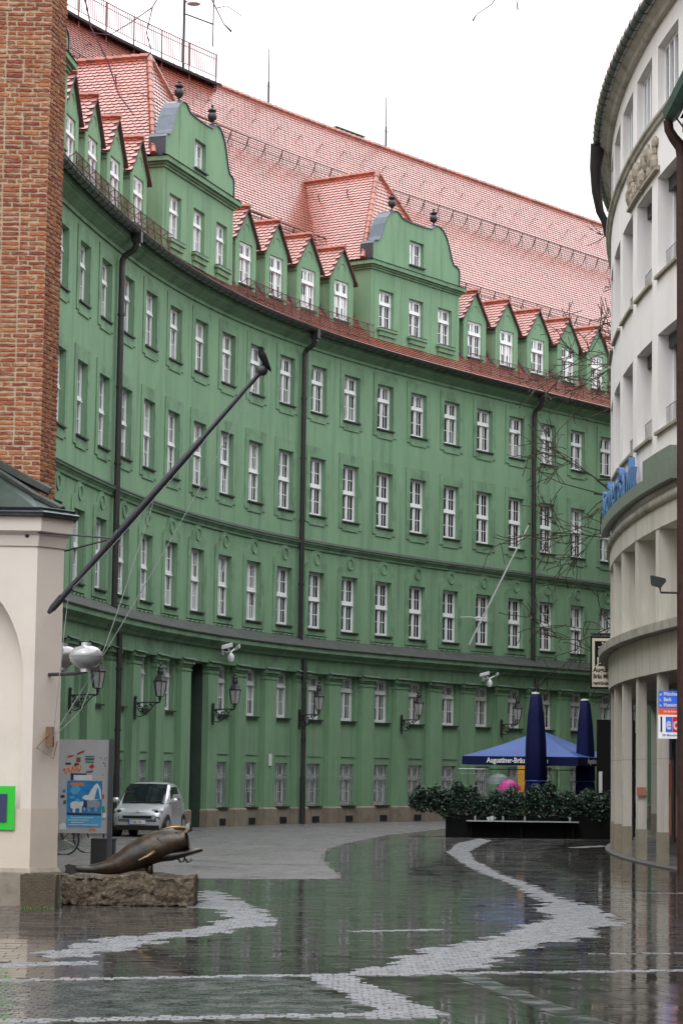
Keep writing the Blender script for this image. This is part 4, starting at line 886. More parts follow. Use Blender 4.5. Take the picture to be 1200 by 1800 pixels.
# shop fronts
sp = MB(); sp.box(.25, 2.55, .0, .05, .35, 3.6); SHP = sp.mesh('shop_window', 'shop_dark')
for k in NB:
    a = A0+BSP*k; p = BP(a, -1.3, 0); q = BP(a+BSP, -1.3, 0); rz = math.atan2(q[1]-p[1], q[0]-p[0]); o = link('shop_window', SHP, BK, (p[0]-boff.x, p[1]-boff.y, 0), rz)
    cols = [('poster_pink', .9, 2.3, 1.9, 3.55), ('poster_red', .5, 1.3, 1.5, 2.2), ('poster_salmon', .6, 2.4, .5, 1.45), ('poster_skin', 1.5, 2.0, 1.7, 2.0), ('poster_navy', .4, .9, 2.3, 3.3)]
    for j, (m_, x0, x1, z0, z1) in enumerate(cols):
        e = MB(); e.box(x0, x1, .052+.006*j, .056+.006*j, z0, z1); put('poster', e, m_, o)
b = MB(); b.box(-2.9, 0, 0, 3, 0, 1) if False else None
# plaque on a column
pq = BP(A0+BSP*2, .0, 1.55); 
o = MB(); o.box(pq[0]-.01, pq[0]+.20, pq[1]-.235, pq[1]-.20, 1.47, 1.66); tag(put('wall_plaque', o, 'poster_salmon'), 'small reddish plaque fixed on a pale colonnade pillar', 'plaque')

# lettering band of the bank
BS = thing('bank_sign', 'curved granite band with tall blue letters on the pale bank wall', 'sign', BP(-3, .1, 8.06))
b = MB(); bsweep(b, [(.06,8.06),(.26,8.06),(.26,8.34),(.06,8.34)], -6.7, 6.5, .4); put('sign_band', b, 'sign_granite', BS, world=True)
b = MB(); bsweep(b, [(.07,8.34),(.22,8.34),(.22,8.78),(.07,8.78)], -6.5, -3.6, .4); put('sign_panel', b, 'sign_granite', BS, world=True)
word = 'Münchner Bank'; pos_a = 5.9; so = origin_of(BS)
adv = {'M': .86, 'ü': .66, 'n': .66, 'c': .60, 'h': .66, 'e': .62, 'r': .46, ' ': .30, 'B': .74, 'a': .62, 'k': .62}
for chx in word:
    if chx != ' ':
        me = text_mesh(chx, 1.12, 'letter_blue', extrude=.07, bold=.012)
        p = BP(pos_a, .16, 8.345); th = pos_a/70
        o = link('letter', me, BS, (p[0]-so.x, p[1]-so.y, p[2]-so.z)); o.rotation_euler = (pi/2, 0, -pi/2-th)
    pos_a -= adv[chx]

# illuminated signs and camera beside the brown pipe
S1 = thing('blue_bank_sign', 'lit blue, orange and white box sign hanging beside the brown downpipe', 'sign', (6.46, 49.5, 2.7))
def lb(m_, x0, x1, z0, z1, nm, y0=0, y1=.16):
    q = MB(); q.box(x0, x1, y0, y1, z0, z1); return put(nm, q, m_, S1)
lb('sign_blue', 0, .95, .58, .93, 'blue_panel'); lb('sign_orange', 0, .95, .45, .576, 'orange_panel')
lb('sign_white', -.01, .95, -.03, .446, 'white_panel'); lb('sill_dark', .2, .9, .934, .96, 'sign_top')
def wr(t, x, z, s_, m_, parent, y=-.004, bold=.004, sx=1.0, nm='lettering'):
    return link(nm, text_mesh(t, s_, m_, extrude=.003, bold=bold, sx=sx), parent, (x, y, z), rot=(pi/2, 0, 0))
wr('Münchner', .085, .835, .10, 'text_white', S1, sx=.78); wr('Bank', .085, .725, .10, 'text_white', S1, sx=.78); wr('Museum', .085, .615, .10, 'text_white', S1, sx=.78); wr('Ort der Begegnung', .085, .495, .055, 'text_white', S1, sx=.8, bold=.002)
for z, t in ((.835, 'er'), (.725, 'k'), (.615, 'm')): wr(t, .005, z, .075, 'text_white', S1, sx=.6)
e1 = MB(); e1.box(.125, .262, -.006, -.001, .10, .41); put('logo_blue', e1, 'sign_blue', S1); e1 = MB(); e1.box(.266, .55, -.006, -.001, .10, .41); put('logo_red', e1, 'sign_red', S1)
wr('e', .135, .16, .34, 'text_white', S1, y=-.009, bold=.010, sx=.62); wr('c', .275, .16, .34, 'text_white', S1, y=-.009, bold=.010, sx=.62); wr('EK Münchner Bank', .06, .02, .06, 'letter_blue', S1, bold=.001)
e1 = MB(); e1.box(.02, .055, -.006, -.001, .10, .41); put('logo_stripe', e1, 'poster_navy', S1)
e1 = MB(); e1.tube([(.5, .08, .92), (.5, .08, 1.42)], .03, 6); put('sign_hanger', e1, 'sill_dark', S1)
CB = thing('corner_house', 'brown corner house with green copper gutter at the picture edge', 'building', (7.4, 45, 0))
q = MB(); q.box(7.15, 16, -15, 48.9, 0, 15.0); put('wall', q, 'house_brown', CB, world=True); q = MB(); q.add([(6.8,-15,15.3),(6.8,48.9,15.3),(11.5,48.9,21),(11.5,-15,21),(16,48.9,15.3),(16,-15,15.3)], [(0,1,2,3),(3,2,4,5),(1,4,2)]); put('roof', q, 'tile_bed', CB, world=True)  # unseen length and roof added to keep sky light off the lower facade
q = MB(); q.tube([(6.93,49.02,15.0),(6.90,49.02,14.6),(6.87,49.02,0)], .15, 9) if False else q.tube([(6.55,48.85,15.25),(6.58,48.9,15.05),(6.68,48.95,14.9),(6.84,49.0,14.72),(6.88,49.02,14.5),(6.88,49.02,0)], [.10,.10,.11,.13,.135,.135], 10)
put('downpipe', q, 'pipe_rust', CB, smooth=40, world=True)
q = MB(); prof_g = [(0,.0),(.05,-.16),(.2,-.26),(.35,-.16),(.4,0),(.36,0),(.2,-.2),(.04,0)]
q.loft([[(6.45+u*.9+.02*0, y, 15.45+v+.055*(y-48.6)*-1*0) for u, v in prof_g] for y in (40.0, 44.0, 48.95)]); q.tube([(6.5, 48.6, 15.48), (6.9, 48.75, 15.0), (7.2, 48.8, 15.2)], .02, 5); put('gutter', q, 'copper_green', CB, world=True)
q = MB(); q.box(6.85, 7.2, 40, 48.9, 15.0, 15.2); put('eaves', q, 'wood', CB, world=True)
for yy in (18, 23, 28, 33, 38, 43):
    for zz in (1.0, 4.6, 8.2, 11.6):
        q = MB(); q.box(7.09, 7.148, yy, yy+1.6, zz, zz+2.1); w_ = put('window', q, 'window_white', CB, world=True); q = MB(); q.box(7.07, 7.088, yy+.12, yy+.74, zz+.12, zz+1.98); put('pane', q, 'shop_dark', w_, world=True); q = MB(); q.box(7.07, 7.088, yy+.86, yy+1.48, zz+.12, zz+1.98); put('pane', q, 'shop_dark', w_, world=True)
CC = thing('wall_camera', 'black surveillance camera on an arm beside the loggia', 'camera', (6.8, 49.0, 5.6))
q = MB(); q.tube([(6.95,49.0,5.58),(6.42,49.0,5.58),(6.40,49.0,5.72)], .025, 6); put('arm', q, 'sill_dark', CC, world=True)
q = MB(); q.prism([(6.22,5.92),(6.24,5.73),(6.42,5.68),(6.52,5.80),(6.50,5.86)], lambda x, z: (x, 48.9, z), lambda x, z: (x, 49.1, z)); put('housing', q, 'sill_dark', CC, world=True)

# hanging brewery sign on the far end of the bank
AU = thing('brewery_sign', 'black and cream hanging brewery sign behind the bank corner', 'sign', (7.07, 69.0, 4.33))
q = MB(); q.box(0, .98, 0, .12, 0, 1.47); put('board', q, 'sign_black', AU)
q = MB(); q.box(.04, .94, -.012, -.001, .05, 1.42); put('face', q, 'sign_cream', AU)
FACE = AU.children
q = MB(); n_ = 26
zz = []
for j in range(14): zz += [(.115+.0*j, .66+.05*j), (.13, .685+.05*j)]
q.box(.12, .86, -.018, -.013, .64, 1.34); 
for j in range(15): q.add([(.10,-.0165,.65+j*.049),(.121,-.0165,.63+j*.049),(.121,-.0165,.67+j*.049)], [(0,1,2)])
put('emblem_field', q, 'sign_black', AU)
q = MB(); q.tube([(.47+.19*math.cos(t), -.03, 1.08+.19*math.sin(t)) for t in np.linspace(-.9, 1.55*pi, 22)], .028, 5); q.tube([(.47+.07*math.cos(t), -.03, 1.06+.08*math.sin(t)) for t in np.linspace(0, 1.7*pi, 12)], .03, 5)
for t in np.linspace(-.4, 1.5*pi, 9): q.sphere((.47+.25*math.cos(t), -.03, 1.08+.25*math.sin(t)), .028, 6, 5)
q.tube([(.47,-.03,.90),(.47,-.03,.66)], .035, 5); q.prism([(.37,.80),(.47,.70),(.57,.80),(.47,.90)], lambda x, z: (x,-.035,z), lambda x, z: (x,-.02,z)); put('emblem', q, 'sign_cream', AU)
wr('J.', .17, .70, .26, 'sign_cream', AU, y=-.022, bold=.006); wr('W.', .62, .70, .26, 'sign_cream', AU, y=-.022, bold=.006)
wr('Augustiner', .07, .47, .19, 'text_black', AU, y=-.016, bold=.006, sx=.88); wr('Bräu München', .07, .29, .18, 'text_black', AU, y=-.016, bold=.006, sx=.72); wr('gegründet 1328', .07, .11, .15, 'text_black', AU, y=-.016, bold=.005, sx=.78)
q = MB(); q.tube([(.0,.06,1.55),(1.2,.06,1.55)], .03, 6); q.tube([(.2,.06,1.47),(.2,.06,1.55)], .015, 5); q.tube([(.8,.06,1.47),(.8,.06,1.55)], .015, 5); put('bracket', q, 'iron_dark', AU)

# unseen house across the side court, added to darken reflections and shade the facade
HB = thing('unseen_court_house', 'unseen plain beige house added behind the bank and the bare tree', 'building', (19, 92, 0))
q = MB(); q.add([(14.0,76,0),(19.5,124,0),(19.5,124,21),(14.0,76,21),(32,74,0),(36,122,0),(36,122,21),(32,74,21)], [(0,1,2,3),(0,4,7,3),(4,5,6,7),(1,5,6,2),(3,2,6,7)]); put('wall', q, 'house_far', HB, world=True)
for r in range(5):
    for j in range(12):
        t = (j+.5)/12; x = 14+5.5*t; y = 76+48*t; q = MB(); q.box(-.6, .6, -.06, .0, 0, 1.9); o = put('window', q, 'shop_dark', HB); o.location = (x-19-.01, y-92, 1.2+4.0*r); o.rotation_euler = (0, 0, math.atan2(48, 5.5)+pi)

# ------------------------------------------------------------------ church corner on the left: cream porch, brick buttress
CH = thing('church_porch', 'cream plastered porch with round arch niche and dark lead roof', 'building', (-6, 34, 0))
YF = 34.6                                                            # front plane
q = MB()
# plan of the porch: front, splayed corner, side
plan = [(-12, YF), (-4.30, YF), (-3.97, YF+.42), (-4.6, YF+3.2)]
arc = [(-5.35+.9*math.cos(t), 3.1+1.45*math.sin(t)) for t in np.linspace(0, pi, 19)]
xa0, xa1 = -6.25, -4.45
for (x0, y0), (x1, y1) in zip(plan[1:-1], plan[2:]): q.add([(x0,y0,.5),(x1,y1,.5),(x1,y1,5.35),(x0,y0,5.35)], [(0,1,2,3)])
q.add([(-12,YF,.5),(xa0,YF,.5),(xa0,YF,5.35),(-12,YF,5.35)], [(0,1,2,3)]); q.add([(-4.45,YF,.5),(-4.30,YF,.5),(-4.30,YF,5.35),(-4.45,YF,5.35)], [(0,1,2,3)])
pts = [(xa1, 1.0)]+[(x, z) for x, z in arc]+[(xa0, 1.0)]
for (x0, z0), (x1, z1) in zip(arc[:-1], arc[1:]): q.add([(x0,YF,z0),(x1,YF,z1),(x1,YF,5.35),(x0,YF,5.35)], [(0,1,2,3)])
for (x0, z0), (x1, z1) in zip(pts[:-1], pts[1:]): q.add([(x0,YF,z0),(x1,YF,z1),(x1,YF+.3,z1),(x0,YF+.3,z0)], [(0,1,2,3)])
q.add([(xa0,YF,.5),(xa1,YF,.5),(xa1,YF,1.0),(xa0,YF,1.0)], [(0,1,2,3)]); q.add([(xa0-.1,YF+.3,.5),(xa1+.1,YF+.3,.5),(xa1+.1,YF+.3,5.0),(xa0-.1,YF+.3,5.0)], [(0,1,2,3)])
put('wall', q, 'cream', CH, world=True)
q = MB()
pb = [(-12, YF-.012), (-4.295, YF-.012), (-3.958, YF+.415), (-4.588, YF+3.2)]
for (x0, y0), (x1, y1) in zip(pb[:-1], pb[1:]): q.add([(x0,y0,.5),(x1,y1,.5),(x1,y1,1.35),(x0,y0,1.35)], [(0,1,2,3)])
put('lower_wall', q, 'cream_low', CH, world=True)
def ringed(mb, offs):
    """moulding that follows the porch plan: list of (out, z)"""
    rings = []
    for (x, y), (nx, ny) in zip([(-12,YF),(-4.30,YF),(-3.97,YF+.42),(-4.6,YF+3.2)], [(0,-1),(.45,-1),(1,-.2),(1,.2)]): rings.append([(x+nx*o, y+ny*o, z) for o, z in offs])
    return mb.loft(rings)
q = MB(); ringed(q, [(-.1,-.05),(.07,-.05),(.07,.46),(.03,.52),(-.1,.52)]); put('plinth', q, 'plinth', CH, world=True)
q = MB(); ringed(q, [(-.1,5.05),(.02,5.05),(.05,5.2),(.12,5.26),(.13,5.46),(-.1,5.46)]); put('cornice', q, 'cream', CH, world=True)
q = MB(); ringed(q, [(-.1,5.465),(.19,5.465),(.20,5.52),(-.1,5.58)]); put('eaves', q, 'lead_dark', CH, world=True)
q = MB(); ringed(q, [(.14,5.555),(.16,5.59),(.12,5.60)]); ringed(q, [(.19,5.50),(.22,5.52),(.19,5.54)]); put('lightning_wire', q, 'zinc', CH, world=True)
q = MB(); q.add([(-12,YF-.1,5.56),(-4.3,YF-.1,5.56),(-3.9,YF+.4,5.56),(-4.5,YF+3.2,5.56),(-4.9,YF+3.2,6.0),(-4.5,YF+1.1,5.86),(-5.2,YF+1.3,6.28),(-12,YF+1.4,6.3)], [(0,1,6,7),(1,2,5,6),(2,3,4,5)]); put('roof', q, 'roof_patina', CH, world=True)
q = MB(); q.tube([(-4.0,YF+.35,5.62),(-4.5,YF+1.05,5.90),(-5.2,YF+1.28,6.34)], .05, 5); q.tube([(-4.3,YF+1.3,5.98),(-4.75,YF+1.3,6.2),(-5.3,YF+1.3,6.5)], .07, 5); put('roof_ridge', q, 'lead_dark', CH, world=True)

BT = thing('brick_buttress', 'weathered red brick church buttress rising above the cream porch', 'buttress', (-5, 36.2, 5.5))
BY = 36.0; bx = -4.475; z0b, z1b = 5.6, 14.2
sx0, sy0, sx1, sy1 = bx, BY, -4.325, BY+.62                            # splayed side face
core = MB(); core.add([(-9,BY,z0b),(bx,BY,z0b),(sx1,sy1,z0b),(sx1-.5,sy1+2,z0b),(-9,BY+3,z0b)]+[(x, y, z1b) for x, y in ((-9,BY),(bx,BY),(sx1,sy1),(sx1-.5,sy1+2),(-9,BY+3))], [(k, (k+1) % 5, (k+1) % 5+5, k+5) for k in range(5)]+[(5,6,7,8,9)])
put('mortar', core, 'mortar', BT, world=True)
q = MB(); q.box(-26, -8.6, 38.2, 62, -.05, 19); put('unseen_nave', q, 'mortar', BT, world=True)  # unseen church mass, added to shade the lower left of the green facade
def brick_variant(sd, L_, h_=.043, dp=.03):
    rg = random.Random(sd); m = MB(); j = lambda a=.006: rg.gauss(0, a)
    fr = [(0+abs(j()), 0+j(), h_/2), (0, 0, 0)]
    nx = 4; top = []; bot = []
    for k in range(nx+1):
        x = L_*k/nx; top.append((x+(abs(j()) if k == 0 else -abs(j()) if k == nx else j()), h_/2+j(.004))); bot.append((x+(abs(j()) if k == 0 else -abs(j()) if k == nx else j()), -h_/2+j(.004)))
    poly = bot+top[::-1]; n = len(poly)
    F_ = [(x, -.010+j(.003), z) for x, z in poly]; Bk = [(x+(.004 if x > L_/2 else -.004), .02, z*1.08) for x, z in poly]
    m.add(F_+Bk, [tuple(range(n))]+[(k, k+n, (k+1) % n+n, (k+1) % n) for k in range(n)])
    return m
BL = [.245, .12, .185]
BV = [[brick_variant(10*j+s_, L_) for s_ in range(5)] for j, L_ in enumerate(BL)]
BM = [[m.mesh('brick', 'brick') for m in r] for r in BV]
rg = random.Random(3); spots = []; z = z0b+.3; row = 0
while z < z1b:
    x = bx-.004
    seqs = [[0,1,0,0,1,0,1,0], [1,0,0,1,0,1,0,0], [0,0,1,0,2,0,1,0], [2,0,1,0,0,0,1,0]]
    for t in seqs[row % 2 + 2*(rg.random() < .3)]*3:
        if x < -8.8: break
        x -= BL[t]; spots.append((x, z+rg.gauss(0,.003), t)); x -= .017+abs(rg.gauss(0,.006))
    z += .0735; row += 1
order = sorted(spots, key=lambda p: -(p[0] > -5.35)*10+p[1]*.01); ones = [p for p in order if p[0] > -5.28 and p[1] < 13.6]
ones.sort(key=lambda p: -(BL[p[2]])); ones = ones[:300]; oneset = set(ones); bo = origin_of(BT)
for (x, z, t) in ones: link('brick', rg.choice(BM[t]), BT, (x-bo.x, BY-bo.y, z-bo.z), rot=(0, rg.gauss(0,.006), rg.gauss(0,.006)))
rest = MB()
for p in spots:
    if p not in oneset:
        m = rg.choice(BV[p[2]]); rest.add([(a+p[0], b_+BY, c_+p[1]) for a, b_, c_ in m.v], m.f)
sd_ = Vector((sx1-sx0, sy1-sy0)); sl_ = sd_.length; sd_.normalize(); z = z0b; row = 0
while z < z1b:
    u = -.01 if row % 2 else .0
    for t in ([1,0,1,1] if row % 2 else [0,1,0]):
        if u+BL[t] > sl_+.05: break
        m = rg.choice(BV[t]); rest.add([(sx0+sd_.x*(u+a)-sd_.y*(-b_), sy0+sd_.y*(u+a)+sd_.x*b_, c_+z) if False else (sx0+sd_.x*(u+a)+sd_.y*(-b_)*1.0, sy0+sd_.y*(u+a)+sd_.x*b_, c_+z) for a, b_, c_ in m.v], m.f); u += BL[t]+.02
    z += .0735; row += 1
stuff(put('small_bricks', rest, 'brick', BT, world=True))
q = MB(); q.add([(-9,BY-.03,5.6),(-5.2,BY-.03,6.40),(-4.42,BY-.03,5.92),(-4.29,sy1,5.9),(-4.29,sy1,5.7),(-4.42,BY-.06,5.7)], [(0,1,2,5),(2,3,4,5)]); put('flashing', q, 'lead_dark', BT, world=True)

# green framed sign on the porch
GS = thing('green_sign', 'bright green framed sign at the foot of the cream wall', 'sign', (-4.9, YF-.03, 1.1))
q = MB(); q.box(-5.5, -4.52, YF-.04, YF-.014, 1.05, 1.66); put('frame', q, 'signgreen', GS, world=True); q = MB(); q.box(-5.4, -4.63, YF-.055, YF-.042, 1.16, 1.55); put('panel', q, 'poster_navy', GS, world=True)

# flagpole, stays, ropes, crow
YP = 33.9
FPN = thing('flagpole', 'dark slanting flagpole with round finial fixed to the cream porch', 'flagpole', (-4.0, YP, 4.03))
A = Vector((-4.05, YP+.55, 4.16)); Bv = Vector((-1.155, YP-.3, 7.42)); 
q = MB(); q.tube([A, A.lerp(Bv, .33), A.lerp(Bv, .34), A.lerp(Bv, .72), A.lerp(Bv, .725), Bv], [.042,.044,.050,.044,.034,.030], 10); put('pole', q, 'pole_grey', FPN, smooth=40, world=True)
q = MB(); q.tube([A+Vector((-.06,.1,-.05)), A, A.lerp(Bv, .05)], [.03,.05,.056], 8); put('fitting', q, 'iron_dark', FPN, world=True)
for ta, tb in ((.27, .285), (.31, .325)): q = MB(); q.tube([A.lerp(Bv, ta), A.lerp(Bv, tb)], .06, 8); put('clamp', q, 'iron_dark', FPN, world=True)
q = MB(); q.sphere(Bv+Vector((.03,0,.035)), .078, 16, 11); put('finial', q, 'iron_dark', FPN, smooth=True, world=True)
J = A.lerp(Bv, .30)
q = MB(); q.tube([(-4.42, YF-.02, 5.20), (-4.3, YF-.08, 5.24), J], .013, 5); q.sphere((-4.45, YF-.03, 5.20), .04, 8, 6); q.tube([(-4.06, YF+.9, 5.05), J], .013, 5); put('stay', q, 'iron_dark', FPN, world=True)
q = MB(); R0 = A.lerp(Bv, .97)+Vector((.02,0,-.08)); R1 = A.lerp(Bv, .50)+Vector((0,0,-.06)); H0 = Vector((-4.02, YP+.75, 2.36))
def sag(a, b, s_, n=10): return [a.lerp(b, t)+Vector((0,0,-s_*4*t*(1-t))) for t in np.linspace(0, 1, n)]
q.tube(sag(R0, H0, .12), .006, 4); q.tube(sag(R1, Vector((-3.6, YP+.5, 2.75)), .1), .006, 4); q.tube(sag(Vector((-3.6, YP+.5, 2.75)), H0, .02), .006, 4); q.tube(sag(A.lerp(Bv, .08), H0, .0), .006, 4); q.tube(sag(A.lerp(Bv, .95)+Vector((0,-.03,-.05)), A.lerp(Bv, .1)+Vector((0,-.03,-.05)), .05), .005, 4)
put('halyard', q, 'rope', FPN, world=True)
q = MB(); q.box(-4.12, -4.02, YP+.72, YP+.92, 2.22, 2.50); q.tube([(-4.07,YP+.72,2.4),(-4.24,YP+.68,2.2),(-4.0,YP+.70,2.05),(-3.95,YP+.7,2.3)], .008, 4); put('cleat_box', q, 'wood', FPN, world=True)
# the crow, one continuous lofted body
CW = thing('crow', 'black crow perched on the round finial of the flagpole', 'bird', Bv+Vector((.03,0,.11)))
cb_ = Bv+Vector((.02, 0, .115))
def rings_along(pts, rad, n=10):
    rs = []
    for j, (p, (ra_, rb_)) in enumerate(zip(pts, rad)):
        p = Vector(p); d = (Vector(pts[min(j+1, len(pts)-1)])-Vector(pts[max(j-1, 0)])).normalized(); s_ = Vector((0,1,0)); n2 = d.cross(s_).normalized()
        rs.append([p+s_*ra_*math.cos(2*pi*k/n)+n2*rb_*math.sin(2*pi*k/n) for k in range(n)])
    return rs
q = MB(); q.loft(rings_along([cb_+Vector(v) for v in ((.125,0,-.075),(.10,0,-.03),(.07,0,.02),(.035,0,.075),(.005,0,.13),(-.012,0,.175),(-.015,0,.205),(-.012,0,.232),(-.006,0,.248),(.0,0,.256))], [(.018,.006),(.028,.012),(.045,.03),(.062,.048),(.066,.055),(.05,.045),(.038,.036),(.036,.034),(.026,.024),(.006,.006)], 12)); put('body', q, 'crow', CW, smooth=True, world=True)
q = MB(); q.loft(rings_along([cb_+Vector(v) for v in ((-.03,-.02,.235),(-.055,-.03,.232),(-.085,-.04,.222))], [(.014,.016),(.011,.012),(.002,.002)], 8)); put('beak', q, 'crow', CW, smooth=True, world=True)
for s_ in (-1, 1):
    q = MB(); q.loft(rings_along([cb_+Vector((x, s_*.06, z)) for x, z in ((.13,-.085),(.085,-.02),(.045,.05),(.015,.12),(.0,.165))], [(.006,.006),(.012,.03),(.016,.045),(.015,.04),(.004,.01)], 8)); put('wing', q, 'crow', CW, smooth=True, world=True)
    q = MB(); q.tube([cb_+Vector((.02, s_*.025, .05)), cb_+Vector((.01, s_*.025, -.005)), cb_+Vector((-.02, s_*.03, -.012))], .007, 5); put('leg', q, 'crow', CW, world=True)

# globe lamps on the porch
def globe_lamp(x, y, z, label, arm_from):
    t = thing('globe_lamp', label, 'lamp', (x, y, z), group='globe lamps on the porch')
    q = MB(); q.lathe([(.0,-.165),(.09,-.165),(.10,-.150),(.16,-.125),(.215,-.07),(.235,-.012),(.236,0)], n=28); put('lower_bowl', q, 'globe_glass', t, smooth=50)
    q = MB(); q.lathe([(.236,.002),(.24,.01),(.225,.06),(.17,.125),(.09,.155),(.0,.16)], n=28); put('upper_bowl', q, 'globe_glass', t, smooth=50)
    q = MB(); q.lathe([(.07,.15),(.07,.20),(.0,.20)], n=16); put('cap', q, 'alu', t, smooth=40); q = MB(); q.lathe([(.0,-.21),(.075,-.21),(.075,-.16),(.0,-.16)], n=16); put('collar', q, 'alu', t, smooth=40)
    q = MB(); a = Vector(arm_from)-Vector((x, y, z)); q.tube([a, (a.x*.35, a.y*.35, a.z), (a.x*.15, a.y*.15, a.z+.015), (0, 0, -.2)], .026, 8); put('arm', q, 'pole_grey', t, smooth=40)
globe_lamp(-3.535, 34.2, 3.47, 'large glass globe lamp on an arm before the wall lantern', (-4.12, 34.83, 3.24))
globe_lamp(-4.13, 36.6, 3.58, 'glass globe lamp half hidden behind the cream porch corner', (-4.45, 36.9, 3.35))

# stone planter with weeds
ST = thing('stone_planter', 'low rough stone planter with green weeds by the cream wall', 'planter', (-4.1, 34.2, 0))
q = MB(); q.loft([[(-.245*a, -.2*a, z), (.245*a, -.2*a, z), (.245*a, .2*a, z), (-.245*a, .2*a, z)] for a, z in ((.95,-.02),(.97,.12),(1,.40),(1,.455),(.86,.455),(.86,.36))], cap=True); put('trough', q, 'pot_stone', ST)
q = MB(); rg = random.Random(5)
for j in range(160):
    x, y = rg.uniform(-.2,.2), rg.uniform(-.16,.16); h = rg.uniform(.03,.10); a = rg.uniform(0, 6.3); q.add([(x,y,.37),(x+.012*math.cos(a),y+.012*math.sin(a),.37),(x+.05*math.cos(a+1),y+.05*math.sin(a+1),.40+h)], [(0,1,2)])
for j in range(60):
    x, y = rg.uniform(-.22,.24), rg.uniform(-.30,-.21); h = rg.uniform(.01,.05); a = rg.uniform(0, 6.3); q.add([(x,y,.0),(x+.012,y,.0),(x+.03*math.cos(a),y+.03*math.sin(a),h)], [(0,1,2)])
stuff(put('grass', q, 'grass_green', ST))

# ------------------------------------------------------------------ bronze catfish on its rock
from mathutils import noise as mnoise
def rock_ring(x, k_):
    ring = []; hy, hz = .42, .225
    per = [(-hy, -hz+2*hz*t) for t in np.linspace(0, 1, 15)[:-1]]+[(-hy+2*hy*t, hz) for t in np.linspace(0, 1, 25)[:-1]]+[(hy, hz-2*hz*t) for t in np.linspace(0, 1, 15)[:-1]]+[(hy-2*hy*t, -hz) for t in np.linspace(0, 1, 25)[:-1]]
    for y, z in per:
        p = Vector((x, y*k_, .215+z*(k_ if k_ < .9 else 1)))
        n1 = mnoise.noise_vector(p*2.4); n2 = mnoise.noise_vector(p*8.5+Vector((5,1,2))); n3 = mnoise.noise_vector(p*24); pit = max(0, mnoise.noise(p*15+Vector((9,9,9)))-.25)
        d = n1*.035+n2*.026+n3*.014; c_ = Vector((0, y, z)).normalized()
        p += d-c_*pit*.10
        if z > .19: p.z += .035*math.sin(x*5.5+1)+.03*mnoise.noise(Vector((x*3, y*3, 1)))-.03*(x < -.35)
        corner = max(0, abs(y)-.33)*max(0, z-.12)*6
        p.z -= corner*.35; ring.append(p)
    return ring
rk = MB(); rings_ = [rock_ring(-.93, k_) for k_ in (.05, .35, .7, .93)]+[rock_ring(x, 1) for x in np.linspace(-.93, .93, 76)]+[rock_ring(.945, k_) for k_ in (.93, .7, .45, .2, .03)]
rk.loft(rings_); tag(put('rock_block', rk, 'rock', smooth=True), 'long rough conglomerate block under the bronze fish', 'rock').location = (-2.95, 35.3, 0)

FS = thing('catfish_statue', 'bronze catfish statue with gaping mouth lying on the rock', 'statue', (-2.9, 35.2, .42)); fo = origin_of(FS)
def fr(pts, rad, n=16):
    rs = []
    for j, (p, (ra_, rb_)) in enumerate(zip(pts, rad)):
        p = Vector(p); d = (Vector(pts[min(j+1, len(pts)-1)])-Vector(pts[max(j-1, 0)])).normalized(); s_ = Vector((0,1,0)); n2 = d.cross(s_).normalized()
        rs.append([p+s_*ra_*math.cos(2*pi*k/n)+n2*rb_*math.sin(2*pi*k/n)*(1 if math.sin(2*pi*k/n) > 0 else .9) for k in range(n)])
    return rs
# x along the fish (tail -), z above the rock
body = [(-.82,0,.07),(-.74,0,.075),(-.62,0,.075),(-.46,0,.085),(-.30,0,.115),(-.14,0,.175),(.02,0,.25),(.18,0,.325),(.34,0,.395),(.48,0,.445),(.60,0,.485),(.70,0,.515),(.77,0,.535)]
rad = [(.03,.055),(.035,.05),(.055,.06),(.08,.085),(.11,.125),(.15,.17),(.18,.205),(.20,.225),(.215,.235),(.225,.225),(.225,.205),(.22,.18),(.21,.175)]
def dense(P_, n):
    P_ = np.array(P_, float); t = np.linspace(0, 1, len(P_)); T_ = np.linspace(0, 1, n); return [tuple(np.interp(T_, t, P_[:, c_])[k] for c_ in range(P_.shape[1])) for k in range(n)]
body = dense(body, 44); rad = dense(rad, 44)
q = MB(); R_ = fr(body, rad, 30)
R_ = [[p+(p-Vector(b_)).normalized()*(.011*mnoise.noise(p*9)+.008*mnoise.noise(p*22)+.012*max(0, mnoise.noise(p*5))) for p in r] for r, b_ in zip(R_, body)]
# open mouth: inner rings fold back into the head
end = R_[-1]; c = Vector((.77,0,.535)); mz = lambda p: Vector((.075 if p.z > c.z+.05 else -.02, 0, .035 if p.z > c.z else -.02))
R_.append([c+(p-c)*1.05+mz(p) for p in end]); R_.append([c+(p-c)*.88+mz(p) for p in end]); R_.append([c+(p-c)*.70+Vector((-.14,0,-.05)) for p in end]); R_.append([c+(p-c)*.30+Vector((-.30,0,-.10)) for p in end])
q.loft(R_); put('body', q, 'bronze', FS, smooth=True)
q = MB(); q.loft(fr([(.40,0,.27),(.56,0,.285),(.72,0,.315),(.86,0,.345),(.95,0,.365),(.99,0,.36)], [(.15,.09),(.185,.085),(.185,.06),(.155,.045),(.10,.035),(.03,.015)])); put('lower_jaw', q, 'bronze', FS, smooth=True)
q = MB(); q.loft(fr([(.58,0,.655),(.70,0,.675),(.80,0,.672)], [(.12,.03),(.15,.03),(.13,.02)])); put('upper_lip', q, 'bronze', FS, smooth=True)
def fin_(nm, poly, y, th, m_='bronze'):
    q = MB(); q.prism(poly, lambda x, z: (x, y-th, z), lambda x, z: (x, y+th, z)); return put(nm, q, m_, FS)
fin_('tail_fin', [(-.78,.02),(-.92,-.015),(-.965,.02),(-.95,.07),(-.97,.12),(-.92,.145),(-.78,.12)], 0, .025)
fin_('dorsal_fin', [(.05,.44),(.02,.50),(.07,.525),(.14,.515),(.24,.50),(.22,.46)], 0, .016, 'bronze_bright')
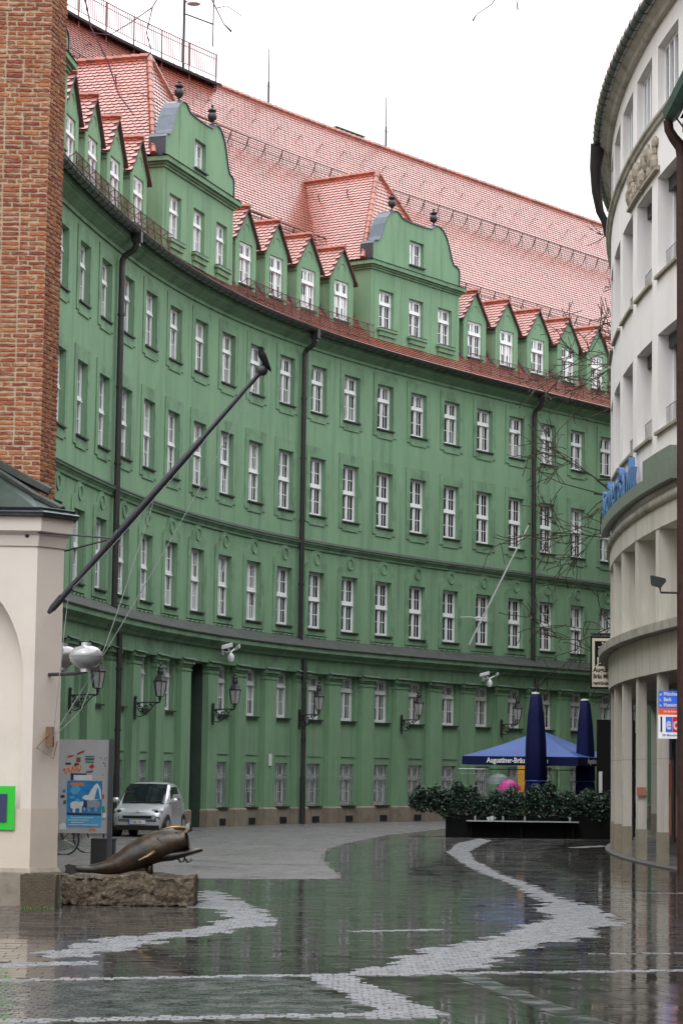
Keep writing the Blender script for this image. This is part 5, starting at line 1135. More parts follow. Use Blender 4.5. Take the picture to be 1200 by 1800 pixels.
fin_('anal_fin', [(-.42,.03),(-.1,.06),(.12,.10),(.22,.14),(.20,.0),(.14,-.03),(.10,.0),(0,-.04),(-.3,-.03)], 0, .02)
for s_ in (-1, 1):
    q = MB(); q.loft([[(.36, s_*.17, .40), (.40, s_*.18, .36), (.37, s_*.16, .33)], [(.22, s_*.27, .30), (.25, s_*.28, .275), (.23, s_*.26, .26)], [(.10, s_*.31, .23), (.115, s_*.315, .215), (.105, s_*.31, .21)]]); put('pectoral_fin', q, 'bronze_bright', FS, smooth=True)
    q = MB(); q.tube([(.77, s_*.12, .66), (.66, s_*.20, .69), (.52, s_*.22, .685), (.40, s_*.20, .655)], [.016,.014,.011,.006], 6); put('barbel', q, 'bronze_bright', FS, smooth=True)
    for x0 in (.66, .76): q = MB(); q.tube([(x0, s_*.08, .33), (x0-.03, s_*.09, .25), (x0+.02, s_*.1, .19), (x0+.06, s_*.1, .20), (x0+.07, s_*.1, .24)], [.010,.009,.008,.007,.005], 5); put('barbel', q, 'bronze', FS, smooth=True)
    q = MB(); q.sphere((.62, s_*.17, .61), .022, 8, 6); put('eye', q, 'bronze', FS, smooth=True)
    q = MB(); q.tube([(.36, s_*.19, .54), (.42, s_*.205, .47), (.40, s_*.20, .40), (.46, s_*.2, .36)], .018, 5); put('gill', q, 'bronze', FS, smooth=True)
q = MB(); rg = random.Random(9)
for j in range(7):
    x = rg.uniform(-.05,.30); q.tube([(x, rg.uniform(-.1,.1), .14), (x+rg.uniform(-.06,.06), rg.uniform(-.14,.14), -.02), (x+rg.uniform(-.14,.14), rg.uniform(-.2,.2), -.06)], [.03,.022,.01], 6)
put('weed_support', q, 'bronze', FS, smooth=True)

# ------------------------------------------------------------------ wall lanterns on the green building
lb_ = MB(); lb_.box(-.05, .05, -.06, 0, -.25, .32); lb_.sphere((0,-.04,.36), .05, 8, 6); lb_.sphere((0,-.04,-.29), .04, 8, 6)
lb_.tube([(0,-.04,.18),(0,-.45,.20),(0,-.80,.20)], .022, 6); lb_.tube([(0,-.04,-.20),(0,-.18,-.24),(0,-.36,-.17),(0,-.52,.0),(0,-.66,.16),(0,-.80,.20)], .018, 6)
for cy_, cz_, r_ in ((-.20,-.02,.11),(-.38,.05,.07),(-.52,.12,.04),(-.14,.12,.05),(-.30,-.12,.05)): lb_.tube([(0, cy_+r_*(1-.04*k)*math.cos(k*.5), cz_+r_*(1-.04*k)*math.sin(k*.5)) for k in range(17)], .016, 5)
LBR = lb_.mesh('bracket', 'iron_dark')
def hexr(r, z, n=6): return [(r*math.cos(2*pi*k/n+.5), -.80+r*math.sin(2*pi*k/n+.5), z) for k in range(n)]
lf = MB(); lf.loft([hexr(.10,.36),hexr(.10,.39)]); lf.loft([hexr(.215,.83),hexr(.225,.86),hexr(.20,.88),hexr(.12,1.02),hexr(.10,1.03),hexr(.10,1.08),hexr(.06,1.12)])
for k in range(6):
    a, b_ = hexr(.125,.38)[k], hexr(.205,.84)[k]; lf.tube([a, b_], .013, 4)
lf.tube([(0,-.80,.20),(0,-.80,.38)], .03, 6)
for s_ in (-1, 1): lf.tube([(s_*.12,-.80,.40),(s_*.13,-.80,.30),(s_*.06,-.80,.24),(0,-.8,.24)], .012, 4)
LFR = lf.mesh('lantern_frame', 'iron_dark')
lt = MB(); lt.lathe([(.09,1.09),(.10,1.14),(.07,1.19),(.085,1.23),(.07,1.27),(.03,1.29),(.025,1.34),(.04,1.36),(.0,1.42)], (0,-.80,0), 10); LFI = lt.mesh('finial', 'iron_dark', smooth=45)
lg = MB(); lg.loft([hexr(.118,.385),hexr(.195,.835)]); LGL = lg.mesh('lamp_glass', 'lamp_glass')
lab = ['iron wall lantern behind the globe lamp beside the cream porch', 'iron wall lantern above the parked car near the gateway', 'iron wall lantern just past the gateway under the white cameras',
       'iron wall lantern beside the middle downpipe', 'iron wall lantern halfway between the middle downpipe and the parasol', 'iron wall lantern above the blue parasol']
for j, i in enumerate((-.30, 2.62, 5.70, 8.62, 11.68, 14.68)):
    p = FP(i, .21, 3.72); t = thing('wall_lantern', lab[j], 'lantern', p, TH(i), 'iron lanterns on the green facade')
    for nm, me in (('bracket', LBR), ('lantern_frame', LFR), ('finial', LFI), ('lamp_glass', LGL)): link(nm, me, t)

def cctv(i, z, label):
    t = thing('security_camera', label, 'camera', FP(i, .26, z), TH(i), 'white cameras on the facade')
    q = MB(); q.tube([(0,0,.0),(0,-.30,.0)], .035, 6); q.box(-.08, .08, -.02, .02, -.1, .1); q.tube([(-.32,-.3,.12),(0,-.3,.0),(.32,-.3,.12)], .025, 6); put('arm', q, 'cam_white', t)
    for s_ in (-1, 1):
        q = MB(); q.prism([(-.06,-.06),(.06,-.06),(.07,.05),(.0,.08),(-.07,.05)], lambda x, z_: (s_*.34+x-s_*.0, -.48, .16+z_+(.06)), lambda x, z_: (s_*.34+x+s_*.22, -.22, .12+z_)); put('housing', q, 'cam_white', t)
    q = MB(); q.lathe([(.0,-.34),(.09,-.32),(.12,-.24),(.12,-.12),(.06,-.05),(.03,0),(.0,0)], (0,-.3,0), 12); put('dome', q, 'cam_white', t, smooth=50)
cctv(5.98, 5.85, 'white camera cluster above the gateway lantern'); cctv(14.1, 5.72, 'white camera cluster above the parasol')
# white facade flagpoles
def wflag(i, label):
    t = thing('white_flagpole', label, 'flagpole', FP(i, .1, 7.1), TH(i), 'white flagpoles on the facade')
    q = MB(); q.tube([(.0,-.1,-.05),(.45,-2.6,4.75)], [.045,.03], 8); put('pole', q, 'pole_white', t); q = MB(); q.tube([(-.55,-.35,1.05),(1.0,-.35,1.05)], .025, 6); q.tube([(.6,-.0,1.05),(.6,-.35,1.05)], .02, 5); q.tube([(-.5,-.0,1.05),(-.5,-.35,1.05)], .02, 5); put('crossbar', q, 'pole_white', t); q = MB(); q.sphere((.455,-2.63,4.8), .06, 8, 6); put('finial', q, 'iron_dark', t)
wflag(13.7, 'thin white flagpole slanting across the first floor windows'); 
def plate(i, z, w_, h_, m_, name, label, cat='sign', d=.012):
    q = MB(); q.box(-w_/2, w_/2, -d-.02, -d, -h_/2, h_/2); o = put(name, q, m_); o.location = FP(i, 0, z); o.rotation_euler = (0,0,TH(i)); return tag(o, label, cat)
plate(7.72, 2.28, .22, .42, 'cam_white', 'notice_plate', 'white and blue notice plate on a pilaster by the barred windows', d=.21)

# ------------------------------------------------------------------ silver small car
CR = thing('parked_car', 'small silver two-seat car parked beside the green gateway', 'car', (-5.38, 70.6, 0), math.radians(-10))
# local: front faces -y; length 2.7, width 1.56
def csec(y, w, z0, zb, wb=None, n=9, rl=.12):
    """lower body section: width w at belt zb, rounded"""
    pts = []
    hw_ = w/2
    prof_ = [(-hw_*.90, z0), (-hw_*.985, z0+.10), (-hw_, z0+.25), (-hw_*.985, zb-.12), (-hw_*.93, zb-.03), (-hw_*.80, zb), (0, zb+.03)]
    pts = prof_+[(-x, z) for x, z in reversed(prof_[:-1])]
    return [(x, y, z) for x, z in pts]
S = [(-1.35,1.10,.34,.55),(-1.33,1.28,.24,.68),(-1.25,1.42,.22,.74),(-1.10,1.50,.21,.80),(-.90,1.53,.20,.87),(-.68,1.55,.20,.94),(-.3,1.56,.20,.97),(.4,1.56,.20,.98),(.9,1.56,.20,1.0),(1.15,1.54,.22,1.0),(1.27,1.50,.26,.98),(1.34,1.40,.36,.90)]
q = MB(); q.loft([csec(*s_) for s_ in S]); put('body', q, 'car_silver', CR, smooth=40)
def gsec(y, wb, zb, wt, zt): 
    return [(-wb/2,y,zb),(-wb/2*.985,y,zb+(zt-zb)*.35),(-wt/2*1.03,y,zb+(zt-zb)*.75),(-wt/2*.93,y,zt-.04),(-wt/2*.7,y,zt),(0,y,zt+.015),(wt/2*.7,y,zt),(wt/2*.93,y,zt-.04),(wt/2*1.03,y,zb+(zt-zb)*.75),(wb/2*.985,y,zb+(zt-zb)*.35),(wb/2,y,zb)]
Gs = [(-.74,1.40,.90,1.32,.93),(-.55,1.44,.93,1.30,1.12),(-.32,1.46,.95,1.26,1.33),(-.10,1.47,.95,1.22,1.48),(.10,1.47,.95,1.20,1.525),(.6,1.47,.95,1.20,1.53),(.95,1.46,.95,1.20,1.48),(1.15,1.44,.95,1.18,1.30),(1.30,1.40,.92,1.20,.98)]
q = MB(); GR_ = [gsec(*g_) for g_ in Gs]; q.loft(GR_); put('cabin', q, 'car_silver', CR, smooth=40)
def patch(name, rings_, cols, off, m_):
    q = MB(); V_ = []
    for r in rings_: V_.append([Vector(GR_[r][c_]) if not isinstance(r, float) else None for c_ in cols])
    nr, nc = len(V_), len(cols); cen = Vector((0, .3, .9)); out_ = [[p+(p-cen).normalized()*off for p in row_] for row_ in V_]
    vs_ = [p for row_ in out_ for p in row_]; fs_ = [(i_*nc+j_, i_*nc+j_+1, (i_+1)*nc+j_+1, (i_+1)*nc+j_) for i_ in range(nr-1) for j_ in range(nc-1)]
    q.add(vs_, fs_); return put(name, q, m_, CR, smooth=True)
# windscreen follows the sloped front of the cabin
q = MB(); wsl = [(-.765,.60,.945),(-.57,.60,1.135),(-.345,.575,1.345),(-.14,.54,1.475)]
vs_ = []
for y, h_, z in wsl:
    for t in np.linspace(-1, 1, 7): vs_.append((t*h_*1.02, y-.012+.05*t*t, z+.018-.01*t*t))
q.add(vs_, [(r*7+c_, r*7+c_+1, (r+1)*7+c_+1, (r+1)*7+c_) for r in range(3) for c_ in range(6)]); put('windscreen', q, 'car_glass', CR, smooth=True)
for s_ in (-1, 1):
    q = MB(); q.prism([(-.42,1.02),(-.20,1.28),(.02,1.40),(.55,1.41),(.62,1.02)], lambda y, z: (s_*(.742-.10*(z-1.0)/.45+.004), y, z), lambda y, z: (s_*(.69-.10*(z-1.0)/.45), y, z)); put('side_window', q, 'car_glass', CR)
    q = MB(); q.prism([(-.60,.30),(-.60,.93),(-.40,1.0),(.62,1.0),(.68,.75),(.62,.30)], lambda y, z: (s_*.788, y, z), lambda y, z: (s_*.77, y, z)); dr_ = put('door', q, 'car_silver', CR); e = MB(); e.box(s_*.79-.008, s_*.79+.014, .35, .55, .80, .84); put('handle', e, 'car_silver', dr_)
    q = MB(); q.sphere((s_*.86,-.52,1.02), .11, 10, 7, (1,.55,.75)); q.tube([(s_*.74,-.50,.98),(s_*.84,-.52,1.0)], .03, 5); put('mirror', q, 'car_silver', CR, smooth=True)
    for yw in (-.92, .93):
        q = MB(); q.tube([(s_*.60,yw,.29),(s_*.79,yw,.29)], .29, 22); wh = put('wheel', q, 'tyre', CR, smooth=40)
        e = MB(); e.tube([(s_*.785,yw,.29),(s_*.80,yw,.29)], .19, 16); put('rim', e, 'rim', wh)
        q = MB(); q.tube([(s_*.70,yw,.31),(s_*.786,yw,.31)], .335, 22); put('wheel_arch', q, 'car_black', CR)
    q = MB(); q.sphere((s_*.54,-1.235,.72), .14, 12, 8, (1.25,.42,.72)); put('headlight', q, 'headlight', CR, smooth=True)
q = MB(); q.box(-.42,.42,-1.378,-1.30,.525,.60); put('grille', q, 'car_black', CR); q = MB(); q.box(-.62,.62,-1.35,-1.2,.20,.335); put('bumper_intake', q, 'car_black', CR)
q = MB(); q.box(-.25,.25,-1.395,-1.375,.375,.485); np_ = put('number_plate', q, 'plate_white', CR); e = MB(); e.box(-.25,-.205,-1.399,-1.396,.377,.483); put('plate_band', e, 'plate_blue', np_)
link('lettering', text_mesh('M·BR 751', .105, 'text_black', extrude=.001, sx=.82), np_, (-.19, -1.398, .392), rot=(pi/2,0,0))
q = MB(); q.sphere((0,-1.30,.72), .04, 8, 6, (1,.4,1)); put('badge', q, 'alu', CR)
q = MB(); q.tube([(-.66,-1.20,.755),(-.40,-1.30,.70),(0,-1.335,.685),(.40,-1.30,.70),(.66,-1.20,.755)], .006, 4); q.tube([(-.70,-.80,.925),(-.70,-1.15,.775)], .005, 4); q.tube([(.70,-.80,.925),(.70,-1.15,.775)], .005, 4); put('bonnet_seam', q, 'car_black', CR)
for s_ in (-.58, .58):
    q = MB(); q.sphere((s_,-1.30,.43), .05, 8, 6, (1.2,.4,1)); put('fog_lamp', q, 'headlight', CR, smooth=True)
    q = MB(); q.sphere((s_*.93,-1.30,.72), .055, 8, 6, (1,.4,1)); put('headlight_lens', q, 'car_glass', CR, smooth=True)
q = MB(); q.box(-.52,.52,-1.366,-1.31,.505,.62); put('grille_surround', q, 'car_silver', CR)
for s_ in (-.34, .34):
    q = MB(); q.sphere((s_,.28,1.20), .13, 10, 7, (.9,.5,1.3)); put('headrest', q, 'car_black', CR, smooth=True)
for s_ in (-.25, .12):
    q = MB(); q.tube([(s_,-.775,.965),(s_+.42,-.70,1.02)], .009, 4); put('wiper', q, 'car_black', CR)

# ------------------------------------------------------------------ poster board
PB = thing('poster_board', 'grey notice board with blue elephant poster and stickers on two posts', 'notice board', (-4.80, 46.5, 0))
def pbx(nm, m_, x0, x1, z0, z1, y0, y1, parent=PB):
    q = MB(); q.box(x0, x1, y0, y1, z0, z1); return put(nm, q, m_, parent)
pbx('panel', 'board_grey', -.475, .475, .70, 2.455, -.03, .03); 
for x0, x1 in ((-.56,-.476), (.476,.56)): pbx('post', 'post_grey', x0, x1, -.02, 2.47, -.06, .06)
PO = pbx('poster', 'poster_blue', -.30, .36, .82, 1.68, -.034, -.031)
pbx('poster_foot', 'poster_sky', -.30, .36, .82, 1.03, -.037, -.0345, PO)
def shp(nm, m_, poly, y, parent=PO):
    q = MB(); q.prism(poly, lambda x, z: (x, y, z), lambda x, z: (x, y-.0015, z)); return put(nm, q, m_, parent)
shp('mountain', 'poster_white', [(-.02,1.36),(.05,1.42),(.10,1.41),(.16,1.52),(.22,1.60),(.26,1.64),(.30,1.60),(.34,1.50),(.35,1.34),(.1,1.30)], -.0375); shp('mountain_shade', 'poster_blue', [(.22,1.34),(.27,1.56),(.30,1.52),(.33,1.34)], -.040)
shp('cloud', 'poster_sky', [(-.25,1.48),(-.2,1.58),(-.1,1.60),(-.04,1.52),(-.1,1.44),(-.18,1.42)], -.0375)
def ele(x, z, s_, fl, m_):
    P_ = [(-.5,.1),(-.52,.35),(-.35,.52),(0,.55),(.2,.5),(.3,.55),(.48,.5),(.55,.35),(.56,.1),(.6,-.1),(.54,-.12),(.48,.15),(.38,.22),(.34,.0),(.33,-.3),(.18,-.3),(.16,.0),(-.12,.02),(-.16,-.3),(-.32,-.3),(-.34,0),(-.44,.0)]
    return [(x+fl*a*s_, z+b_*s_) for a, b_ in P_]
shp('elephant', 'poster_grey', ele(.19, 1.18, .27, -1, 0), -.041); shp('elephant', 'poster_white', ele(-.10, 1.16, .25, 1, 0), -.0435); shp('elephant_ear', 'poster_navy', [(.02,1.30),(.08,1.32),(.09,1.22),(.05,1.17),(.01,1.2)], -.0445)
for j in range(4): pbx('poster_line', 'poster_white', -.26+.05*(j % 2), .30-.09*((j*3) % 4), .85+.045*j, .862+.045*j, -.0395, -.0375, PO)
for j in range(3): shp('poster_cloud', 'poster_sky', [(-.27+.1*j,1.36-.05*j),(-.2+.1*j,1.40-.05*j),(-.14+.1*j,1.37-.05*j),(-.17+.1*j,1.33-.05*j)], -.0376)
shp('ground_line', 'poster_navy', [(-.29,1.04),(.35,1.035),(.35,1.07),(-.29,1.08)], -.038)
link('lettering', text_mesh('CIRCUS', .085, 'poster_orange', extrude=.001, bold=.003), PO, (-.25, -.036, 1.59), rot=(pi/2,0,0)) if False else pbx('poster_title', 'poster_orange', -.24, .02, 1.59, 1.645, -.038, -.0345, PO)
S_ = [('poster_white', [(-.18,1.69),(.17,1.69),(.17,1.79),(-.18,1.79)]), ('poster_navy', [(-.24,1.69),(-.182,1.69),(-.182,1.79),(.06,1.79),(.06,1.82),(-.24,1.82)]), ('sticker_brown', [(-.13,2.16),(.0,2.22),(.01,2.26),(-.12,2.20)]),
      ('sticker_red', [(.10,1.95),(.16,2.01),(.21,1.95),(.15,1.90)]), ('sticker_green', [(.03,2.02),(.20,2.02),(.20,2.05),(.03,2.05)]), ('sticker_teal', [(.03,2.07),(.20,2.07),(.20,2.11),(.03,2.11)]), ('sticker_teal', [(.03,2.13),(.20,2.13),(.20,2.15),(.03,2.15)]),
      ('sticker_brown', [(-.14,2.03),(-.06,2.03),(-.06,2.12),(-.14,2.12)]), ('poster_navy', [(-.17,1.95),(-.09,1.95),(-.09,2.01),(-.17,2.01)]), ('poster_navy', [(-.34,1.98),(-.24,1.98),(-.24,2.02),(-.34,2.02)]), ('sticker_red', [(-.32,2.11),(-.22,2.13),(-.18,2.16),(-.28,2.16)]),
      ('poster_orange', [(.13,.755),(.25,.75),(.26,.785),(.14,.80)]), ('sticker_green', [(.36,1.2),(.41,1.22),(.43,1.1),(.38,1.08)]), ('poster_white', [(.37,1.0),(.45,1.0),(.45,1.07),(.40,1.09)]), ('poster_sky', [(.36,.96),(.44,.97),(.40,1.0)]), ('sticker_red', [(.37,1.35),(.40,1.35),(.40,1.43),(.37,1.43)]),
      ('poster_navy', [(-.42,1.36),(-.34,1.36),(-.34,1.41),(-.42,1.41)]), ('sticker_teal', [(-.37,1.24),(-.31,1.25),(-.31,1.32),(-.36,1.31)]), ('poster_blue', [(-.39,1.46),(-.32,1.46),(-.33,1.52),(-.38,1.51)]), ('poster_white', [(-.42,.76),(-.30,.76),(-.29,.86),(-.36,.90),(-.43,.85)])]
for j, (m_, pl_) in enumerate(S_): shp('sticker', m_, pl_, -.0325-.0004*(j % 3), PB)
q = MB(); q.tube([(-.38+.33*t, -.034, 1.87+.05*math.sin(t*26)+.06*t) for t in np.linspace(0, 1, 40)], .014, 4); put('orange_tag', q, 'tag_orange', PB)
link('lettering', text_mesh('DAFT', .055, 'text_black', extrude=.001, bold=.002), PB, (.05, -.033, 1.835), rot=(pi/2,0,0))
q = MB(); rg = random.Random(2)
for j in range(9):
    x, z = rg.uniform(.22,.42), rg.uniform(1.5,2.15); q.tube([(x+rg.uniform(-.03,.03), -.033, z+rg.uniform(-.03,.03)) for _ in range(4)], .003, 3)
put('scribble', q, 'text_black', PB)

q = MB(); q.loft([[(-4.86+u*a, 49.0+v*a, z) for u, v in ((0,-.2),(.46,-.2),(.46,.2),(0,.2))] for a, z in ((1,-.02),(1.0,.50),(1.03,.50),(1.03,.54))]); o = put('trough_planter', q, 'bin_dark')
tag(o, 'dark square planter box behind the poster board', 'planter')
def bike(x, y, rz, label):
    t = thing('bicycle', label, 'bicycle', (x, y, 0), rz, 'bicycles behind the poster board')
    for s_ in (-.52, .52):
        q = MB(); q.tube([(s_+.34*math.cos(a), 0, .34+.34*math.sin(a)) for a in np.linspace(0, 2*pi, 33)], .020, 6, cap=False); wv = put('wheel', q, 'tyre', t, smooth=True)
        q = MB()
        for k in range(14): a = 2*pi*k/14; q.tube([(s_,0,.34),(s_+.32*math.cos(a),0,.34+.32*math.sin(a))], .002, 3)
        put('spokes', q, 'alu', wv)
        q = MB(); q.tube([(s_+.375*math.cos(a), 0, .34+.375*math.sin(a)) for a in np.linspace(.3, pi-.1, 14)], .022, 5); put('mudguard', q, 'car_black', t)
    q = MB(); q.tube([(-.52,0,.34),(-.08,0,.30),(.38,0,.72),(-.20,0,.76),(-.08,0,.30)], .018, 6); q.tube([(-.52,0,.34),(-.20,0,.76)], .012, 5); q.tube([(.52,0,.34),(.40,0,.66),(.34,0,.98)], .017, 6); q.tube([(-.08,0,.3),(-.24,0,.95)], .014, 5); put('frame', q, 'car_black', t)
    q = MB(); q.tube([(.30,-.28,1.02),(.36,-.1,1.0),(.34,0,.98),(.36,.1,1.0),(.30,.28,1.02)], .014, 5); put('handlebar', q, 'alu', t); q = MB(); q.sphere((-.26,0,.98), .1, 10, 6, (1.3,.7,.4)); put('saddle', q, 'car_black', t, smooth=True)
bike(-6.15, 56.0, .12, 'black bicycle with its wheel showing beside the planter box'); bike(-6.55, 54.6, -.1, 'black bicycle mostly hidden behind the poster board')

# ------------------------------------------------------------------ terrace: hedge boxes, parasols, barriers
HG = thing('hedge_planter', 'dark leafy laurel hedge in long black planter boxes', 'hedge', (5.7, 74.4, 0))
for x0, x1 in ((3.28, 5.03), (5.06, 6.8), (6.83, 8.5)):
    q = MB(); q.box(x0, x1, 74.0, 74.75, -.02, .66); put('planter_box', q, 'box_black', HG, world=True)
q = MB(); rg = np.random.default_rng(11)
def leaves(n, fx, size, seed):
    r = np.random.default_rng(seed); P_ = fx(r, n); V = []; nrm = r.normal(0, 1, (n, 3)); nrm[:, 2] = np.abs(nrm[:, 2])+.4; nrm /= np.linalg.norm(nrm, axis=1)[:, None]
    t = np.cross(nrm, r.normal(0, 1, (n, 3))); t /= np.linalg.norm(t, axis=1)[:, None]; b_ = np.cross(nrm, t); L_ = size*r.uniform(.7, 1.35, n)[:, None]; W_ = L_*.38
    pts = np.stack([P_-t*L_*.5, P_-t*L_*.12+b_*W_*.5-nrm*L_*.05, P_+t*L_*.22+b_*W_*.42, P_+t*L_*.55-nrm*L_*.10, P_+t*L_*.22-b_*W_*.42, P_-t*L_*.12-b_*W_*.5-nrm*L_*.05], 1)
    b0 = (np.arange(n)*6)[:, None]; return pts.reshape(-1, 3), b0+np.array([[0,1,2,3]]), b0+np.array([[0,3,4,5]])
def hedge_pts(r, n):
    x = r.uniform(2.15, 8.5, n); top = 1.42+.13*np.sin(x*2.3)+.10*np.sin(x*5.1+1)+.08*np.sin(x*11)
    edge = np.clip((x-2.15)/.9, 0, 1); zb = .62+.38*(1-edge)+.1*np.sin(x*7)
    u = r.uniform(0, 1, n); z = zb+(top-zb)*u**.8; y = 74.35+r.normal(0, 1, n)*.30*(1-.4*u)
    z += r.normal(0, .04, n); return np.stack([x, y, z], -1)
V, F1, F2 = leaves(21000, hedge_pts, .095, 5); V = V-np.array([5.7, 74.4, 0]); stuff(link('foliage', bigmesh('foliage', V, [F1, F2], 'leaf_dark'), HG))
q = MB(); rr = random.Random(8)
for j in range(70):
    x = rr.uniform(3.3, 8.4); q.tube([(x, 74.35, .6), (x+rr.uniform(-.2,.2), 74.35+rr.uniform(-.2,.2), 1.0), (x+rr.uniform(-.5,.4), 74.35+rr.uniform(-.3,.3), 1.45)], [.014,.010,.004], 4)
for j in range(9): q.tube([(3.4,74.35,.65),(2.9,74.3+rr.uniform(-.2,.2),.9),(2.3+rr.uniform(0,.4),74.3+rr.uniform(-.2,.2),1.2)], [.014,.01,.004], 4)
stuff(put('stems', q, 'stem', HG, world=True))
q = MB(); q.box(3.86, 7.2, 73.55, 73.95, .485, .515)
TBL = thing('narrow_table', 'narrow pale table top set with glasses before the hedge', 'table', (5.5, 73.7, 0)); put('table_top', q, 'alu', TBL, world=True)
for x in (4.0, 5.5, 7.05): q = MB(); q.tube([(x,73.75,-.01),(x,73.75,.485)], .03, 6); put('leg', q, 'box_black', TBL, world=True)
gl_lab = ['glass standing at the near end of the narrow table', 'glass standing beside the white cups on the table', 'glass standing midway along the narrow table', 'glass standing at the far end of the narrow table']
for j, x in enumerate((4.12, 4.95, 5.6, 6.95)):
    q = MB(); q.lathe([(.0,0),(.03,0),(.035,.13),(.031,.13),(.027,.012),(.0,.012)], n=10); o = put('drinking_glass', q, 'lamp_glass'); o.location = (x, 73.72, .517); tag(o, gl_lab[j], 'glass', 'glasses on the narrow table')
for j, (x, h_) in enumerate(((4.52,.10),(4.63,.13))):
    q = MB(); q.lathe([(.0,0),(.05,0),(.07,h_),(.06,h_),(.04,.01),(.0,.01)], n=12); q.tube([(.06,0,h_*.8),(.11,0,h_*.6),(.06,0,h_*.3)], .01, 5); o = put('white_cup', q, 'cam_white'); o.location = (x, 73.72, .517); tag(o, ('low white cup among the glasses on the narrow table', 'taller white cup among the glasses on the narrow table')[j], 'cup', 'cups on the narrow table')
# open parasol
UB = thing('open_parasol', 'open blue square parasol with white lettering on its valance', 'parasol', (6.55, 79.5, 0))
uz0, uz1, uh = 2.46, 3.30, 1.95; rot_ = math.radians(-25)
def ur_(x, y): return (x*math.cos(rot_)-y*math.sin(rot_), x*math.sin(rot_)+y*math.cos(rot_))
cor = [ur_(sx_*uh, sy_*uh) for sx_, sy_ in ((-1,-1),(1,-1),(1,1),(-1,1))]
for k in range(4):
    (xa, ya), (xb, yb_) = cor[k], cor[(k+1) % 4]; q = MB(); vs_ = []; nn = 10; nr = 7
    for r in range(nr+1):
        t = r/nr
        for c_ in range(nn+1):
            s_ = c_/nn; ex, ey = xa+(xb-xa)*s_, ya+(yb_-ya)*s_; sg = -.10*math.sin(pi*t)*math.sin(pi*s_)-.05*math.sin(pi*t)
            vs_.append((ex*(.03+.97*t), ey*(.03+.97*t), uz1+(uz0-uz1)*t+sg))
    q.add(vs_, [(r*(nn+1)+c_, r*(nn+1)+c_+1, (r+1)*(nn+1)+c_+1, (r+1)*(nn+1)+c_) for r in range(nr) for c_ in range(nn)]); put('canopy_panel', q, 'umbrella_open', UB, smooth=True)
    q = MB(); q.add([(xa,ya,uz0),(xb,yb_,uz0),(xb*1.005,yb_*1.005,uz0-.27),(xa*1.005,ya*1.005,uz0-.27)], [(0,1,2,3)]); vl = put('valance', q, 'umbrella_blue', UB)
    if k in (0, 1, 3):
        a_ = math.atan2(yb_-ya, xb-xa); nx_, ny_ = math.sin(a_), -math.cos(a_)
        link('lettering', text_mesh('Augustiner-Bräu München', .23, 'text_white', extrude=.001, bold=.006, sx=.85), vl, (xa+math.cos(a_)*.85+nx_*.03, ya+math.sin(a_)*.85+ny_*.03, uz0-.20), rot=(pi/2,0,a_))
    q = MB(); q.tube([(0,0,uz1-.22),(xa*.97,ya*.97,uz0-.12)], .018, 5); put('rib', q, 'alu', UB)
q = MB(); q.tube([(0,0,-.02),(0,0,uz1+.05)], .035, 8); put('pole', q, 'alu', UB); q = MB(); q.lathe([(.0,-.02),(.10,-.02),(.10,.05),(.0,.06)], (0,0,uz1+.02), 10); put('cap', q, 'alu', UB); q = MB(); q.box(-.45,.45,-.45,.45,-.02,.08); put('base', q, 'box_black', UB)
def closed(x, y, h_, w_, label):
    t = thing('closed_parasol', label, 'parasol', (x, y, 0), group='closed blue parasols')
    q = MB(); n_ = 18; rgx = random.Random(int(x*100)); ph = [rgx.uniform(-.5,.5) for _ in range(n_)]
    pr = [(h_-.02,.10),(h_-.12,.17),(h_-.7,.24),(h_-1.5,.30),(1.75,.33),(1.70,.30),(1.62,.315),(1.2,.36),(.95,.40)]
    rings_ = []
    for z, r in pr: rings_.append([(r*w_*(1+.13*math.cos(5*2*pi*k/n_+ph[0]))*math.cos(2*pi*k/n_), r*w_*(1+.13*math.cos(5*2*pi*k/n_+ph[0]))*math.sin(2*pi*k/n_), z+(.06*math.sin(k*2.4) if z < 1 else 0)) for k in range(n_)])
    q.loft(rings_); put('canopy', q, 'umbrella_blue', t, smooth=True)
    q = MB(); q.lathe([(.335*w_,1.68),(.35*w_,1.70),(.335*w_,1.72)], n=18); put('tie_band', q, 'umbrella_open', t); q = MB(); q.lathe([(.0,h_-.02),(.13,h_-.03),(.12,h_+.02),(.0,h_+.03)], n=12); put('cap', q, 'cam_white', t)
    q = MB(); q.tube([(0,0,-.02),(0,0,1.3)], .04, 8); put('pole', q, 'alu', t); q = MB(); q.box(-.4,.4,-.4,.4,-.02,.09); put('base', q, 'box_black', t)
closed(6.10, 76.2, 4.42, 1.0, 'tall closed blue parasol standing in front of the open one'); closed(7.86, 78.5, 4.30, .92, 'closed blue parasol by the black panel near the bank')
# site barrier fence
for j, (x0, x1, y) in enumerate(((3.95, 7.15, 80.6), (7.2, 9.9, 80.9))):
    t = thing('barrier_fence', ('galvanised wire barrier panel behind the hedge and pink umbrella', 'galvanised wire barrier panel next to the black panel')[j], 'fence', ((x0+x1)/2, y, 0), group='wire barriers')
    q = MB(); q.tube([(x0,y,.05),(x0,y,2.05),(x1,y,2.05),(x1,y,.05),(x0,y,.05)], .021, 6); put('frame', q, 'fence_grey', t, world=True)
    q = MB()
    for x in np.arange(x0+.12, x1, .12): q.tube([(x,y,.05),(x,y,2.05)], .0025, 3, cap=False)
    for z in (.5, 1.0, 1.5, 1.9): q.tube([(x0,y,z),(x1,y,z)], .004, 3, cap=False)
    stuff(put('wire_mesh', q, 'fence_grey', t, world=True))
    q = MB(); q.box(x0-.1, x0+.1, y-.3, y+.3, -.02, .12); put('foot', q, 'box_black', t, world=True)
